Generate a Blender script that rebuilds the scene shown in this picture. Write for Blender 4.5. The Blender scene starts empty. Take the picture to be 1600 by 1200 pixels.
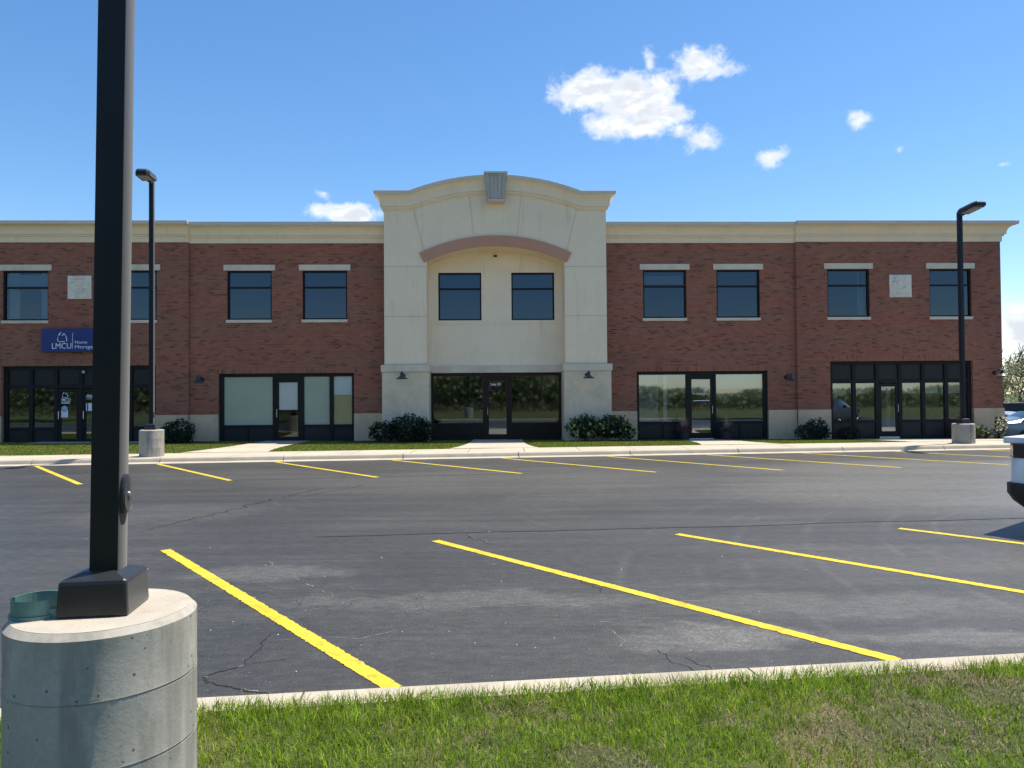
import bpy, bmesh, math, random
import numpy as np
from mathutils import Vector, Matrix, noise as mnoise

R = math.radians
random.seed(7)
rng = np.random.default_rng(11)
sc = bpy.context.scene
col = sc.collection

# ------------------------------------------------------------------ camera
cam_d = bpy.data.cameras.new("camera")
cam = bpy.data.objects.new("camera", cam_d)
col.objects.link(cam)
cam_d.sensor_width = 36.0
cam_d.lens = 36.0 * 1174.1 / 1600.0
cam_d.clip_start = 0.05
cam_d.clip_end = 6000
cam.matrix_world = (Matrix.Translation((0, 0, 1.6)) @ Matrix.Rotation(R(90) + 0.0172, 4, 'X')
                    @ Matrix.Rotation(-0.0078, 4, 'Z'))
sc.camera = cam

# ------------------------------------------------------------------ sky, sun, exposure
SUN_EL, SUN_AZ = R(69), R(64)          # azimuth measured from +Y towards +X
SKY_STRENGTH, SUN_STRENGTH = 0.115, 4.2
sc.view_settings.view_transform = 'Standard'
sc.view_settings.look = 'None'
sc.view_settings.gamma = 1.0
sc.view_settings.use_curve_mapping = False
sc.view_settings.exposure = 0.82
sc.render.engine = 'CYCLES'
sc.cycles.max_bounces = 8
sc.cycles.transparent_max_bounces = 16
sc.cycles.use_denoising = True

# clouds: azimuth, elevation, half width, half height (radians)
CLOUDS = [(0.1098, 0.3863, 0.0525, 0.0243), (0.1602, 0.3703, 0.0589, 0.0364), (0.2015, 0.3542, 0.0334, 0.0243),
          (0.139, 0.3491, 0.038, 0.0178), (0.1807, 0.3429, 0.0419, 0.0146), (0.2233, 0.3338, 0.0199, 0.0097),
          (0.2555, 0.3207, 0.0214, 0.0113), (0.2511, 0.4064, 0.029, 0.0145), (0.239, 0.4133, 0.0207, 0.0113),
          (0.2749, 0.3955, 0.0213, 0.0081), (0.186, 0.4135, 0.006, 0.009), (0.3359, 0.2921, 0.0161, 0.0105),
          (0.4406, 0.3202, 0.0108, 0.0073), (-0.213, 0.2363, 0.0433, 0.0129), (-0.2414, 0.2382, 0.0232, 0.0081),
          (-0.2454, 0.2592, 0.0074, 0.0049), (0.599, 0.0661, 0.0317, 0.0364), (0.6333, 0.0779, 0.0549, 0.0324),
          (0.48, 0.2827, 0.0045, 0.0032), (0.5814, 0.2495, 0.0057, 0.0024)]


class NT:
    """small node-tree helper"""
    def __init__(self, tree):
        self.t = tree
        self.n = tree.nodes
        self.l = tree.links

    def node(self, kind, **kw):
        nd = self.n.new(kind)
        for k, v in kw.items():
            setattr(nd, k, v)
        return nd

    def put(self, sock, v):
        if isinstance(v, bpy.types.NodeSocket):
            self.l.new(v, sock)
        else:
            sock.default_value = v

    def math(self, op, a, b=0.0, c=None, clamp=False):
        nd = self.node('ShaderNodeMath', operation=op)
        nd.use_clamp = clamp
        self.put(nd.inputs[0], a)
        self.put(nd.inputs[1], b)
        if c is not None:
            self.put(nd.inputs[2], c)
        return nd.outputs[0]

    def noise(self, vec, scale, detail=4, rough=0.55, dist=0.0):
        nd = self.node('ShaderNodeTexNoise')
        if vec is not None:
            self.l.new(vec, nd.inputs['Vector'])
        nd.inputs['Scale'].default_value = scale
        nd.inputs['Detail'].default_value = detail
        nd.inputs['Roughness'].default_value = rough
        nd.inputs['Distortion'].default_value = dist
        return nd.outputs['Fac']

    def ramp(self, fac, stops):
        nd = self.node('ShaderNodeValToRGB')
        e = nd.color_ramp.elements
        while len(e) < len(stops):
            e.new(0.5)
        for i, (p, c) in enumerate(stops):
            e[i].position = p
            e[i].color = (c[0], c[1], c[2], 1) if len(c) == 3 else c
        self.put(nd.inputs[0], fac)
        return nd.outputs[0]

    def maprange(self, v, a, b, c, d, smooth=False):
        nd = self.node('ShaderNodeMapRange')
        nd.interpolation_type = 'SMOOTHSTEP' if smooth else 'LINEAR'
        for i, x in enumerate((v, a, b, c, d)):
            self.put(nd.inputs[i], x)
        return nd.outputs[0]

    def mix(self, fac, a, b, blend='MIX'):
        nd = self.node('ShaderNodeMix', data_type='RGBA', blend_type=blend)
        self.put(nd.inputs[0], fac)
        for s, v in ((nd.inputs[6], a), (nd.inputs[7], b)):
            if isinstance(v, (tuple, list)):
                v = (v[0], v[1], v[2], 1)
            self.put(s, v)
        return nd.outputs[2]

    def mapping(self, vec, scale=(1, 1, 1), loc=(0, 0, 0), rot=(0, 0, 0)):
        nd = self.node('ShaderNodeMapping')
        self.l.new(vec, nd.inputs[0])
        nd.inputs['Location'].default_value = loc
        nd.inputs['Rotation'].default_value = rot
        nd.inputs['Scale'].default_value = scale
        return nd.outputs[0]

    def xyz(self, vec):
        nd = self.node('ShaderNodeSeparateXYZ')
        self.l.new(vec, nd.inputs[0])
        return nd.outputs

    def comb(self, x, y, z):
        nd = self.node('ShaderNodeCombineXYZ')
        for s, v in zip(nd.inputs, (x, y, z)):
            self.put(s, v)
        return nd.outputs[0]


world = bpy.data.worlds.new("World")
sc.world = world
world.use_nodes = True
W = NT(world.node_tree)
W.n.clear()
sky = W.node('ShaderNodeTexSky', sky_type='NISHITA')
sky.sun_disc = False
sky.sun_elevation = SUN_EL
sky.sun_rotation = SUN_AZ
sky.altitude = 200
sky.air_density = 1.0
sky.dust_density = 0.35
sky.ozone_density = 2.0
hs = W.node('ShaderNodeHueSaturation')
hs.inputs['Saturation'].default_value = 1.24
hs.inputs['Value'].default_value = 0.92
W.l.new(sky.outputs[0], hs.inputs['Color'])
tc = W.node('ShaderNodeTexCoord')
dx, dy, dz = W.xyz(tc.outputs['Generated'])
az = W.math('ARCTAN2', dx, dy)
el = W.math('ARCSINE', dz)
pol = W.comb(az, el, 0.0)
n1 = W.noise(pol, 32, 5, 0.55)
n2 = W.noise(W.mapping(pol, (1, 1.3, 1)), 85, 6, 0.6, 0.6)
wob = W.math('ADD', W.math('MULTIPLY', W.math('SUBTRACT', n1, 0.5), 1.7),
             W.math('MULTIPLY', W.math('SUBTRACT', n2, 0.5), 0.75))
acc = None
low = None
for (a0, e0, ra, re) in CLOUDS:
    u = W.math('MULTIPLY', W.math('SUBTRACT', az, a0), 1.0 / ra)
    v = W.math('MULTIPLY', W.math('SUBTRACT', el, e0), 1.0 / re)
    rr = W.math('ADD', W.math('MULTIPLY', u, u), W.math('MULTIPLY', v, v))
    d = W.math('SUBTRACT', 1.0, W.math('SQRT', rr))
    d = W.math('MULTIPLY', d, min(1.0, 0.2 + ra / 0.045 * 0.8))
    acc = d if acc is None else W.math('SMOOTH_MAX', acc, d, 0.12)
dens = W.math('ADD', acc, wob)
alpha = W.maprange(dens, -0.28, 0.56, 0.0, 1.0, True)
core = W.maprange(dens, 0.05, 0.7, 0.0, 1.0, True)
n3 = W.noise(W.mapping(pol, (1, 2.2, 1)), 26, 3, 0.5)
shade = W.math('MULTIPLY', core, W.maprange(n3, 0.36, 0.56, 0.0, 1.0, True))
ccol = W.mix(shade, (0.62, 0.63, 0.645), (0.44, 0.47, 0.51))
bg = W.node('ShaderNodeBackground')
W.l.new(hs.outputs[0], bg.inputs[0])
bg.inputs[1].default_value = SKY_STRENGTH
bgc = W.node('ShaderNodeBackground')
W.l.new(ccol, bgc.inputs[0])
bgc.inputs[1].default_value = 1.0
mixw = W.node('ShaderNodeMixShader')
W.l.new(alpha, mixw.inputs[0])
W.l.new(bg.outputs[0], mixw.inputs[1])
W.l.new(bgc.outputs[0], mixw.inputs[2])
wo = W.node('ShaderNodeOutputWorld')
W.l.new(mixw.outputs[0], wo.inputs[0])

sun_d = bpy.data.lights.new("sun", 'SUN')
sun_d.energy = SUN_STRENGTH
sun_d.angle = R(0.53)
sun_d.color = (1.0, 0.935, 0.82)
sun = bpy.data.objects.new("sun", sun_d)
col.objects.link(sun)
sdir = Vector((math.sin(SUN_AZ) * math.cos(SUN_EL), math.cos(SUN_AZ) * math.cos(SUN_EL), math.sin(SUN_EL)))
sun.rotation_euler = (-sdir).to_track_quat('-Z', 'Y').to_euler()

# ------------------------------------------------------------------ materials
MATS = {}


def principled(name, color=(0.5, 0.5, 0.5), rough=0.6, metal=0.0, spec=0.5):
    m = bpy.data.materials.new(name)
    m.use_nodes = True
    t = NT(m.node_tree)
    b = t.n['Principled BSDF']
    b.inputs['Base Color'].default_value = (*color, 1)
    b.inputs['Roughness'].default_value = rough
    b.inputs['Metallic'].default_value = metal
    b.inputs['Specular IOR Level'].default_value = spec
    MATS[name] = m
    return m, t, b


def bump(t, b, height, dist=0.01, strength=0.5):
    nd = t.node('ShaderNodeBump')
    nd.inputs['Strength'].default_value = strength
    nd.inputs['Distance'].default_value = dist
    t.l.new(height, nd.inputs['Height'])
    t.l.new(nd.outputs[0], b.inputs['Normal'])


def objco(t):
    return t.node('ShaderNodeTexCoord').outputs['Object']


def plain(name, c, rough=0.6, var=0.12, scale=3.0, metal=0.0, spec=0.5, bmp=0.0, bscale=60):
    """a base colour with large and small scale variation"""
    m, t, b = principled(name, c, rough, metal, spec)
    co = objco(t)
    n = t.noise(co, scale, 5, 0.6)
    n2 = t.noise(co, scale * 14, 3, 0.6)
    f = t.math('ADD', t.math('MULTIPLY', n, 0.65), t.math('MULTIPLY', n2, 0.35))
    lo = tuple(x * (1 - var) for x in c)
    hi = tuple(min(1, x * (1 + var)) for x in c)
    t.l.new(t.ramp(f, [(0.3, lo), (0.7, hi)]), b.inputs['Base Color'])
    if bmp:
        bump(t, b, t.noise(co, bscale, 4, 0.6), bmp, 0.6)
    return m


def make_asphalt():
    m, t, b = principled('asphalt', rough=0.6, spec=0.65)
    co = objco(t)
    warp = t.noise(co, 0.55, 4, 0.6)
    # long streaks roughly along the aisle
    st = t.noise(t.mapping(co, (0.16, 1.6, 1), rot=(0, 0, R(-6.3))), 1.3, 5, 0.62)
    patch = t.noise(co, 0.42, 5, 0.6, 0.6)
    fine = t.noise(co, 55, 3, 0.7)
    agg = t.node('ShaderNodeTexVoronoi')
    t.l.new(co, agg.inputs['Vector'])
    agg.inputs['Scale'].default_value = 140
    f = t.math('ADD', t.math('MULTIPLY', patch, 0.5), t.math('MULTIPLY', st, 0.5))
    base = t.ramp(f, [(0.34, (0.026, 0.0248, 0.0222)), (0.5, (0.036, 0.0342, 0.0305)), (0.68, (0.053, 0.050, 0.0435))])
    # bleached wear patches; the broad far-right ones put grazing sheen into the colour
    x, y, z = t.xyz(co)
    w1 = t.noise(co, 1.5, 5, 0.65)
    w2 = t.noise(t.mapping(co, loc=(7, 3, 0)), 1.5, 5, 0.65)
    wx = t.math('ADD', x, t.math('MULTIPLY', t.math('SUBTRACT', w1, 0.5), 1.6))
    wy = t.math('ADD', y, t.math('MULTIPLY', t.math('SUBTRACT', w2, 0.5), 0.9))
    worn_sheen = None
    for (px, py, rx, ry, s) in ((1.35, 5.0, 0.75, 0.33, 0.75), (-0.35, 5.95, 1.9, 0.30, 0.42), (2.6, 5.75, 1.5, 0.35, 0.38),
                                (-2.3, 6.9, 0.9, 0.35, 0.45), (3.2, 4.95, 1.2, 0.22, 0.5), (-4.9, 10.5, 1.5, 1.2, 0.22),
                                (7.0, 12.8, 4.2, 3.0, 0.55), (9.5, 16.0, 5.5, 2.4, 0.6), (0.5, 14.5, 6.0, 2.5, 0.22), (-6.0, 16.0, 3.5, 1.2, 0.18), (1.5, 12.0, 2.2, 0.7, 0.14),
                                (0.9, 16.9, 0.9, 0.12, 0.25), (5.9, 12.1, 0.45, 0.09, 0.5)):
        a = t.math('MULTIPLY', t.math('SUBTRACT', wx, px), 1 / rx)
        c = t.math('MULTIPLY', t.math('SUBTRACT', wy, py), 1 / ry)
        d = t.math('SQRT', t.math('ADD', t.math('MULTIPLY', a, a), t.math('MULTIPLY', c, c)))
        k = t.maprange(d, 1.15, 0.45, 0.0, s, True)
        worn_sheen = k if worn_sheen is None else t.math('MAXIMUM', worn_sheen, k)
    speck = t.maprange(t.noise(co, 38, 2, 0.7), 0.40, 0.66, 0.45, 1.0)
    base = t.mix(t.math('MULTIPLY', worn_sheen, speck), base, (0.155, 0.147, 0.127))
    # tyre scuffs: faint pale arcs swept out of the stalls
    arcs = None
    for (cx, cy, r0, s) in ((7.8, 7.6, 3.1, 0.3), (7.8, 7.6, 3.6, 0.2), (9.6, 6.2, 5.2, 0.22), (9.4, 6.0, 6.6, 0.2),
                            (8.8, 9.0, 2.1, 0.26), (8.8, 9.0, 1.4, 0.2), (9.6, 6.2, 5.9, 0.3), (9.4, 6.0, 7.3, 0.25), (10.5, 5.0, 9.0, 0.25), (10.5, 5.0, 9.7, 0.22), (6.2, 6.6, 2.2, 0.22), (6.2, 6.6, 1.6, 0.2), (-1.2, 12.5, 2.6, 0.16), (3.3, 11.2, 3.4, 0.14)):
        a = t.math('SUBTRACT', wx, cx) if False else t.math('SUBTRACT', x, cx)
        c = t.math('SUBTRACT', y, cy)
        d = t.math('SQRT', t.math('ADD', t.math('MULTIPLY', a, a), t.math('MULTIPLY', c, c)))
        e = t.math('ABSOLUTE', t.math('SUBTRACT', d, r0))
        k = t.maprange(e, 0.075, 0.0, 0.0, s, True)
        k = t.math('MULTIPLY', k, t.maprange(t.noise(co, 0.8, 3, 0.6), 0.42, 0.6, 0.0, 1.0))
        arcs = k if arcs is None else t.math('MAXIMUM', arcs, k)
    base = t.mix(t.math('MULTIPLY', arcs, 0.6), base, (0.14, 0.136, 0.126))
    # web of hairline cracks in some areas
    cv = t.node('ShaderNodeTexVoronoi', feature='DISTANCE_TO_EDGE')
    cw = t.node('ShaderNodeVectorMath', operation='ADD')
    t.l.new(co, cw.inputs[0])
    nz = t.node('ShaderNodeTexNoise')
    t.l.new(co, nz.inputs['Vector'])
    nz.inputs['Scale'].default_value = 5.0
    nz.inputs['Detail'].default_value = 4
    vm = t.node('ShaderNodeVectorMath', operation='SCALE')
    t.l.new(nz.outputs['Color'], vm.inputs[0])
    vm.inputs['Scale'].default_value = 0.22
    t.l.new(vm.outputs[0], cw.inputs[1])
    t.l.new(cw.outputs[0], cv.inputs['Vector'])
    cv.inputs['Scale'].default_value = 2.6
    line = t.maprange(cv.outputs['Distance'], 0.012, 0.004, 0.0, 1.0)
    area = t.maprange(t.noise(t.mapping(co, loc=(11, 4, 0)), 0.55, 3, 0.5), 0.52, 0.62, 0.0, 1.0, True)
    gap = t.maprange(t.noise(co, 2.3, 3, 0.6), 0.44, 0.56, 0.0, 0.85)
    base = t.mix(t.math('MULTIPLY', line, t.math('MULTIPLY', area, gap)), base, (0.014, 0.014, 0.014))
    # fine grain
    g = t.math('ADD', t.math('MULTIPLY', fine, 0.6), t.math('MULTIPLY', agg.outputs['Distance'], 0.4))
    base = t.mix(1.0, base, t.ramp(g, [(0.25, (0.62, 0.62, 0.62)), (0.62, (1.36, 1.36, 1.36))]), 'MULTIPLY')
    mid = t.noise(t.mapping(co, (1, 2.2, 1)), 7.0, 6, 0.72)
    base = t.mix(1.0, base, t.ramp(mid, [(0.28, (0.62, 0.62, 0.62)), (0.5, (1, 1, 1)), (0.74, (1.55, 1.53, 1.48))]), 'MULTIPLY')
    pit = t.maprange(t.noise(t.mapping(co, (1, 1.4, 1)), 17, 4, 0.75), 0.62, 0.72, 0.0, 0.55)
    base = t.mix(pit, base, (0.015, 0.015, 0.015))
    grit = t.node('ShaderNodeTexVoronoi')
    t.l.new(co, grit.inputs['Vector'])
    grit.inputs['Scale'].default_value = 42
    gr_ = t.math('LESS_THAN', grit.outputs['Distance'], t.maprange(t.xyz(grit.outputs['Color'])[0], 0.90, 1.0, 0.0, 0.30))
    base = t.mix(t.math('MULTIPLY', gr_, 0.6), base, (0.16, 0.155, 0.145))
    t.l.new(base, b.inputs['Base Color'])
    t.l.new(t.maprange(st, 0.3, 0.7, 0.44, 0.52), b.inputs['Roughness'])
    h = t.math('ADD', t.math('MULTIPLY', agg.outputs['Distance'], 0.7), fine)
    bump(t, b, h, 0.006, 0.55)
    return m


def make_concrete(name, c, stain=(0.3, 0.28, 0.22), amt=0.45, scale=2.0, pores=False, streak=False):
    m, t, b = principled(name, c, 0.82, spec=0.3)
    co = objco(t)
    n = t.noise(co, scale, 6, 0.65, 0.4)
    n2 = t.noise(co, scale * 22, 3, 0.6)
    f = t.math('ADD', t.math('MULTIPLY', n, 0.7), t.math('MULTIPLY', n2, 0.3))
    base = t.ramp(f, [(0.3, tuple(x * 0.78 for x in c)), (0.52, c), (0.72, tuple(min(1, x * 1.14) for x in c))])
    st = t.maprange(t.noise(t.mapping(co, loc=(3, 9, 1)), scale * 1.4, 6, 0.7), 0.52, 0.72, 0.0, amt, True)
    base = t.mix(st, base, stain)
    h = t.math('ADD', n2, t.math('MULTIPLY', t.noise(co, 140, 2, 0.5), 0.5))
    if streak:
        s = t.noise(t.mapping(co, (9, 9, 0.9)), 1.2, 4, 0.6)
        base = t.mix(t.maprange(s, 0.46, 0.68, 0.0, 0.62, True), base, (0.19, 0.185, 0.155))
        bl = t.noise(t.mapping(co, (1.5, 1.5, 1), loc=(2, 5, 8)), 4.0, 6, 0.7)
        base = t.mix(t.maprange(bl, 0.5, 0.72, 0.0, 0.55, True), base, (0.50, 0.47, 0.40))
        # dark streaks on one flank, stronger towards the top
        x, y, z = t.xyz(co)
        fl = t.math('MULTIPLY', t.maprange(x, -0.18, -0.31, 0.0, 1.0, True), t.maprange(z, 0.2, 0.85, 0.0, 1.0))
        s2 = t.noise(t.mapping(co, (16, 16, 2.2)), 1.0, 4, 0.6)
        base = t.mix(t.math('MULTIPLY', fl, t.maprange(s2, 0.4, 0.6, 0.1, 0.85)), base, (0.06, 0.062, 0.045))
    if pores:
        v = t.node('ShaderNodeTexVoronoi')
        t.l.new(co, v.inputs['Vector'])
        v.inputs['Scale'].default_value = 34
        rnd = t.xyz(v.outputs['Color'])[0]
        rad = t.maprange(rnd, 0.62, 1.0, 0.0, 0.20)
        hole = t.math('LESS_THAN', v.outputs['Distance'], rad)
        base = t.mix(t.math('MULTIPLY', hole, 0.8), base, (0.07, 0.068, 0.06))
        h = t.math('SUBTRACT', h, t.math('MULTIPLY', hole, 2.5))
    t.l.new(base, b.inputs['Base Color'])
    bump(t, b, h, 0.004, 0.18 if pores else 0.5)
    return m


def make_brick(name, soldier=False):
    m, t, b = principled(name, rough=0.9, spec=0.2)
    co = objco(t)
    x, y, z = t.xyz(co)
    xx = t.math('ADD', x, y)
    vec = t.comb(z, xx, 0.0) if soldier else t.comb(xx, z, 0.0)
    br = t.node('ShaderNodeTexBrick')
    t.l.new(vec, br.inputs['Vector'])
    br.inputs['Color1'].default_value = (0, 0, 0, 1)
    br.inputs['Color2'].default_value = (1, 1, 1, 1)
    br.inputs['Mortar'].default_value = (0.5, 0.5, 0.5, 1)
    br.inputs['Scale'].default_value = 1.0
    br.inputs['Mortar Size'].default_value = 0.0065
    br.inputs['Mortar Smooth'].default_value = 0.15
    br.inputs['Bias'].default_value = 0.0
    br.inputs['Brick Width'].default_value = 0.205
    br.inputs['Row Height'].default_value = 0.0685
    br.offset = 0.0 if soldier else 0.5
    big = t.noise(co, 0.5, 4, 0.6)
    c = t.ramp(br.outputs['Color'], [(0.0, (0.16, 0.064, 0.044)), (0.16, (0.28, 0.100, 0.066)), (0.5, (0.33, 0.115, 0.075)),
                                     (0.8, (0.35, 0.135, 0.088)), (1.0, (0.28, 0.106, 0.072))])
    fine = t.noise(co, 45, 3, 0.6)
    c = t.mix(1.0, c, t.ramp(fine, [(0.3, (0.8, 0.8, 0.8)), (0.7, (1.18, 1.18, 1.18))]), 'MULTIPLY')
    c = t.mix(1.0, c, t.ramp(big, [(0.3, (0.88, 0.86, 0.86)), (0.7, (1.1, 1.1, 1.1))]), 'MULTIPLY')
    c = t.mix(br.outputs['Fac'], c, (0.27, 0.185, 0.135))
    t.l.new(c, b.inputs['Base Color'])
    h = t.math('ADD', t.math('MULTIPLY', br.outputs['Fac'], -1.0), t.math('MULTIPLY', fine, 0.3))
    bump(t, b, h, 0.008, 0.8)
    return m


def make_glass(name, refl=0.13, tint=(0.42, 0.47, 0.47), rtint=(0.80, 0.90, 1.0)):
    m = bpy.data.materials.new(name)
    m.use_nodes = True
    t = NT(m.node_tree)
    t.n.clear()
    co = objco(t)
    g = t.node('ShaderNodeBsdfGlossy')
    g.inputs['Color'].default_value = (*rtint, 1)
    g.inputs['Roughness'].default_value = 0.025
    bp = t.node('ShaderNodeBump')
    bp.inputs['Strength'].default_value = 0.06
    bp.inputs['Distance'].default_value = 0.01
    t.l.new(t.noise(co, 1.1, 2, 0.5), bp.inputs['Height'])
    t.l.new(bp.outputs[0], g.inputs['Normal'])
    tr = t.node('ShaderNodeBsdfTransparent')
    tr.inputs[0].default_value = (*tint, 1)
    fr = t.node('ShaderNodeFresnel')
    fr.inputs['IOR'].default_value = 1.5
    fac = t.math('ADD', refl, t.math('MULTIPLY', fr.outputs[0], 0.9), clamp=True)
    mx = t.node('ShaderNodeMixShader')
    t.l.new(fac, mx.inputs[0])
    t.l.new(tr.outputs[0], mx.inputs[1])
    t.l.new(g.outputs[0], mx.inputs[2])
    o = t.node('ShaderNodeOutputMaterial')
    t.l.new(mx.outputs[0], o.inputs[0])
    MATS[name] = m
    return m


def make_vcol(name, rough=0.6, trans=0.25, spec=0.3):
    m, t, b = principled(name, rough=rough, spec=spec)
    a = t.node('ShaderNodeAttribute')
    a.attribute_name = 'tone'
    t.l.new(a.outputs['Color'], b.inputs['Base Color'])
    td = t.node('ShaderNodeBsdfTranslucent')
    t.l.new(a.outputs['Color'], td.inputs[0])
    mx = t.node('ShaderNodeMixShader')
    mx.inputs[0].default_value = trans
    t.l.new(b.outputs[0], mx.inputs[1])
    t.l.new(td.outputs[0], mx.inputs[2])
    t.l.new(mx.outputs[0], t.n['Material Output'].inputs[0])
    return m


def make_turf(name, a, bcol, dry):
    m, t, b = principled(name, rough=0.9, spec=0.15)
    co = objco(t)
    n = t.noise(co, 1.1, 5, 0.65)
    n2 = t.noise(co, 26, 4, 0.7)
    c = t.ramp(n2, [(0.3, a), (0.7, bcol)])
    c = t.mix(t.maprange(n, 0.48, 0.66, 0.0, 0.8, True), c, dry)
    t.l.new(c, b.inputs['Base Color'])
    bump(t, b, n2, 0.03, 0.8)
    return m


M_asphalt = make_asphalt()
M_kerb = make_concrete('kerb_concrete', (0.44, 0.385, 0.30), amt=0.3)
M_walk = make_concrete('walk_concrete', (0.46, 0.405, 0.315), amt=0.22, scale=0.8)
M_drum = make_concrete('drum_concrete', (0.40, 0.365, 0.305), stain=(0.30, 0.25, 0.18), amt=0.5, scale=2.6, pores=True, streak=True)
M_drumtop = make_concrete('drum_top_concrete', (0.43, 0.385, 0.31), stain=(0.25, 0.2, 0.14), amt=0.4, scale=5.0)
M_brick = make_brick('red_brick')
M_soldier = make_brick('soldier_brick', True)
M_stucco = plain('cream_stucco', (0.84, 0.69, 0.50), 0.9, 0.05, 1.2, spec=0.2, bmp=0.002, bscale=180)
M_stucco_in = plain('recess_stucco', (0.86, 0.71, 0.53), 0.9, 0.05, 1.2, spec=0.2, bmp=0.002, bscale=180)  # same stucco, colour lightened to make up for shade in the recess
M_cornice = plain('cornice_stucco', (0.82, 0.68, 0.50), 0.88, 0.06, 0.9, spec=0.2)
for m_ in (M_stucco, M_stucco_in, M_cornice):
    t_ = NT(m_.node_tree)
    b_ = t_.n['Principled BSDF']
    src = b_.inputs['Base Color'].links[0].from_socket
    co_ = objco(t_)
    st_ = t_.noise(t_.mapping(co_, (5.0, 5.0, 0.55)), 1.0, 5, 0.65)
    bl_ = t_.noise(co_, 0.7, 4, 0.6)
    k_ = t_.math('ADD', t_.maprange(st_, 0.52, 0.75, 0.0, 0.24, True), t_.maprange(bl_, 0.5, 0.75, 0.0, 0.10, True))
    t_.l.new(t_.mix(k_, src, (0.40, 0.35, 0.27)), b_.inputs['Base Color'])
M_coping = plain('coping_metal', (0.56, 0.53, 0.48), 0.45, 0.10, 1.5, metal=0.0, spec=0.5)
M_arch = plain('rose_stucco', (0.52, 0.27, 0.185), 0.9, 0.06, 2.0, spec=0.2)
M_stone = make_concrete('pier_stone', (0.70, 0.57, 0.42), stain=(0.30, 0.30, 0.28), amt=0.35, scale=1.6)
M_basestone = make_concrete('base_stone', (0.66, 0.47, 0.30), stain=(0.26, 0.23, 0.2), amt=0.4, scale=1.2)
M_lintel = make_concrete('lintel_stone', (0.68, 0.58, 0.455), stain=(0.33, 0.32, 0.3), amt=0.3, scale=1.5)
M_keystone = make_concrete('keystone_stone', (0.44, 0.40, 0.35), stain=(0.17, 0.18, 0.185), amt=0.6, scale=2.4)
M_frame = plain('dark_bronze_frame', (0.013, 0.013, 0.013), 0.5, 0.1, 2.0, spec=0.2)
M_spandrel = plain('spandrel_panel', (0.022, 0.022, 0.022), 0.4, 0.1, 1.0, spec=0.25)
M_cframe = plain('brown_frame', (0.026, 0.016, 0.012), 0.5, 0.1, 2.0, spec=0.2)
M_glass_up = make_glass('upper_glass', 0.05, (0.16, 0.19, 0.22), (0.62, 0.80, 1.0))
M_glass = make_glass('shop_glass', 0.15, (0.40, 0.45, 0.44))
M_glass_clear = make_glass('clear_glass', 0.05, (0.94, 0.97, 0.95))
M_glass_up2 = make_glass('clearer_upper_glass', 0.045, (0.36, 0.42, 0.46), (0.62, 0.80, 1.0))
M_glass_mid = make_glass('clearer_shop_glass', 0.24, (0.68, 0.74, 0.74))
M_paper = plain('window_paper', (0.62, 0.66, 0.58), 0.8, 0.05, 1.5)
M_white = plain('white_paper', (0.78, 0.8, 0.8), 0.7, 0.03, 3)
M_tan = plain('tan_board', (0.62, 0.52, 0.30), 0.8, 0.08, 3)
M_curtain = plain('white_curtain', (0.75, 0.76, 0.75), 0.9, 0.06, 2)
plain('curtain_grey', (0.55, 0.56, 0.57), 0.9, 0.06, 2)
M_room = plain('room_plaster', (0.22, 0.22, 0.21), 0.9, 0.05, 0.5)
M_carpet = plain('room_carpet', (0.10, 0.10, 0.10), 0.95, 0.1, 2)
M_roof = plain('roof_membrane', (0.35, 0.35, 0.34), 0.9, 0.1, 0.5)
M_pole = plain('black_pole_paint', (0.006, 0.008, 0.012), 0.34, 0.15, 3.0, spec=0.3, bmp=0.0006, bscale=220)
b_ = NT(M_pole.node_tree).n['Principled BSDF']
b_.inputs['Roughness'].default_value = 0.5
b_.inputs['Sheen Weight'].default_value = 0.27
b_.inputs['Sheen Roughness'].default_value = 0.42
M_polebase = plain('pole_base_paint', (0.012, 0.0125, 0.014), 0.38, 0.2, 7.0, spec=0.5, bmp=0.0008, bscale=180)
M_lamp = plain('lamp_enamel', (0.016, 0.018, 0.02), 0.4, 0.1, 6)
for m_, w_ in ((M_lamp, 0.3), (M_polebase, 0.14)):
    b_ = NT(m_.node_tree).n['Principled BSDF']
    b_.inputs['Sheen Weight'].default_value = w_
    b_.inputs['Sheen Roughness'].default_value = 0.45
M_lens = plain('lamp_lens', (0.35, 0.36, 0.36), 0.25, 0.05, 3)
M_teal = plain('teal_plastic', (0.095, 0.195, 0.165), 0.5, 0.15, 9, bmp=0.0006)
M_steel = plain('bare_steel', (0.55, 0.55, 0.55), 0.35, 0.1, 8, metal=1.0)
M_sign = plain('blue_sign', (0.004, 0.018, 0.16), 0.35, 0.04, 1)
M_letter = plain('white_lettering', (0.75, 0.8, 0.85), 0.5, 0.03, 3)
M_plaque = make_concrete('plaque_stone', (0.76, 0.69, 0.58), stain=(0.45, 0.45, 0.42), amt=0.25, scale=3)
M_tyre = plain('tyre_rubber', (0.018, 0.018, 0.019), 0.85, 0.15, 6)
M_rim = plain('alloy_rim', (0.45, 0.46, 0.48), 0.3, 0.05, 4, metal=0.9)
M_carwhite = plain('white_car_paint', (0.72, 0.74, 0.77), 0.22, 0.02, 1, spec=0.6)
M_cargrey = plain('blue_grey_car_paint', (0.16, 0.20, 0.26), 0.22, 0.04, 1, metal=0.35, spec=0.6)
M_carsilver = plain('silver_car_paint', (0.42, 0.46, 0.50), 0.22, 0.04, 1, metal=0.4, spec=0.6)
M_carblack = plain('black_car_plastic', (0.015, 0.015, 0.017), 0.5, 0.1, 5)
M_carglass = plain('car_glass', (0.012, 0.018, 0.02), 0.04, 0.05, 1, spec=0.9)
M_tail = plain('red_tail_lens', (0.20, 0.006, 0.010), 0.12, 0.05, 4, spec=0.7)
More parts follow.
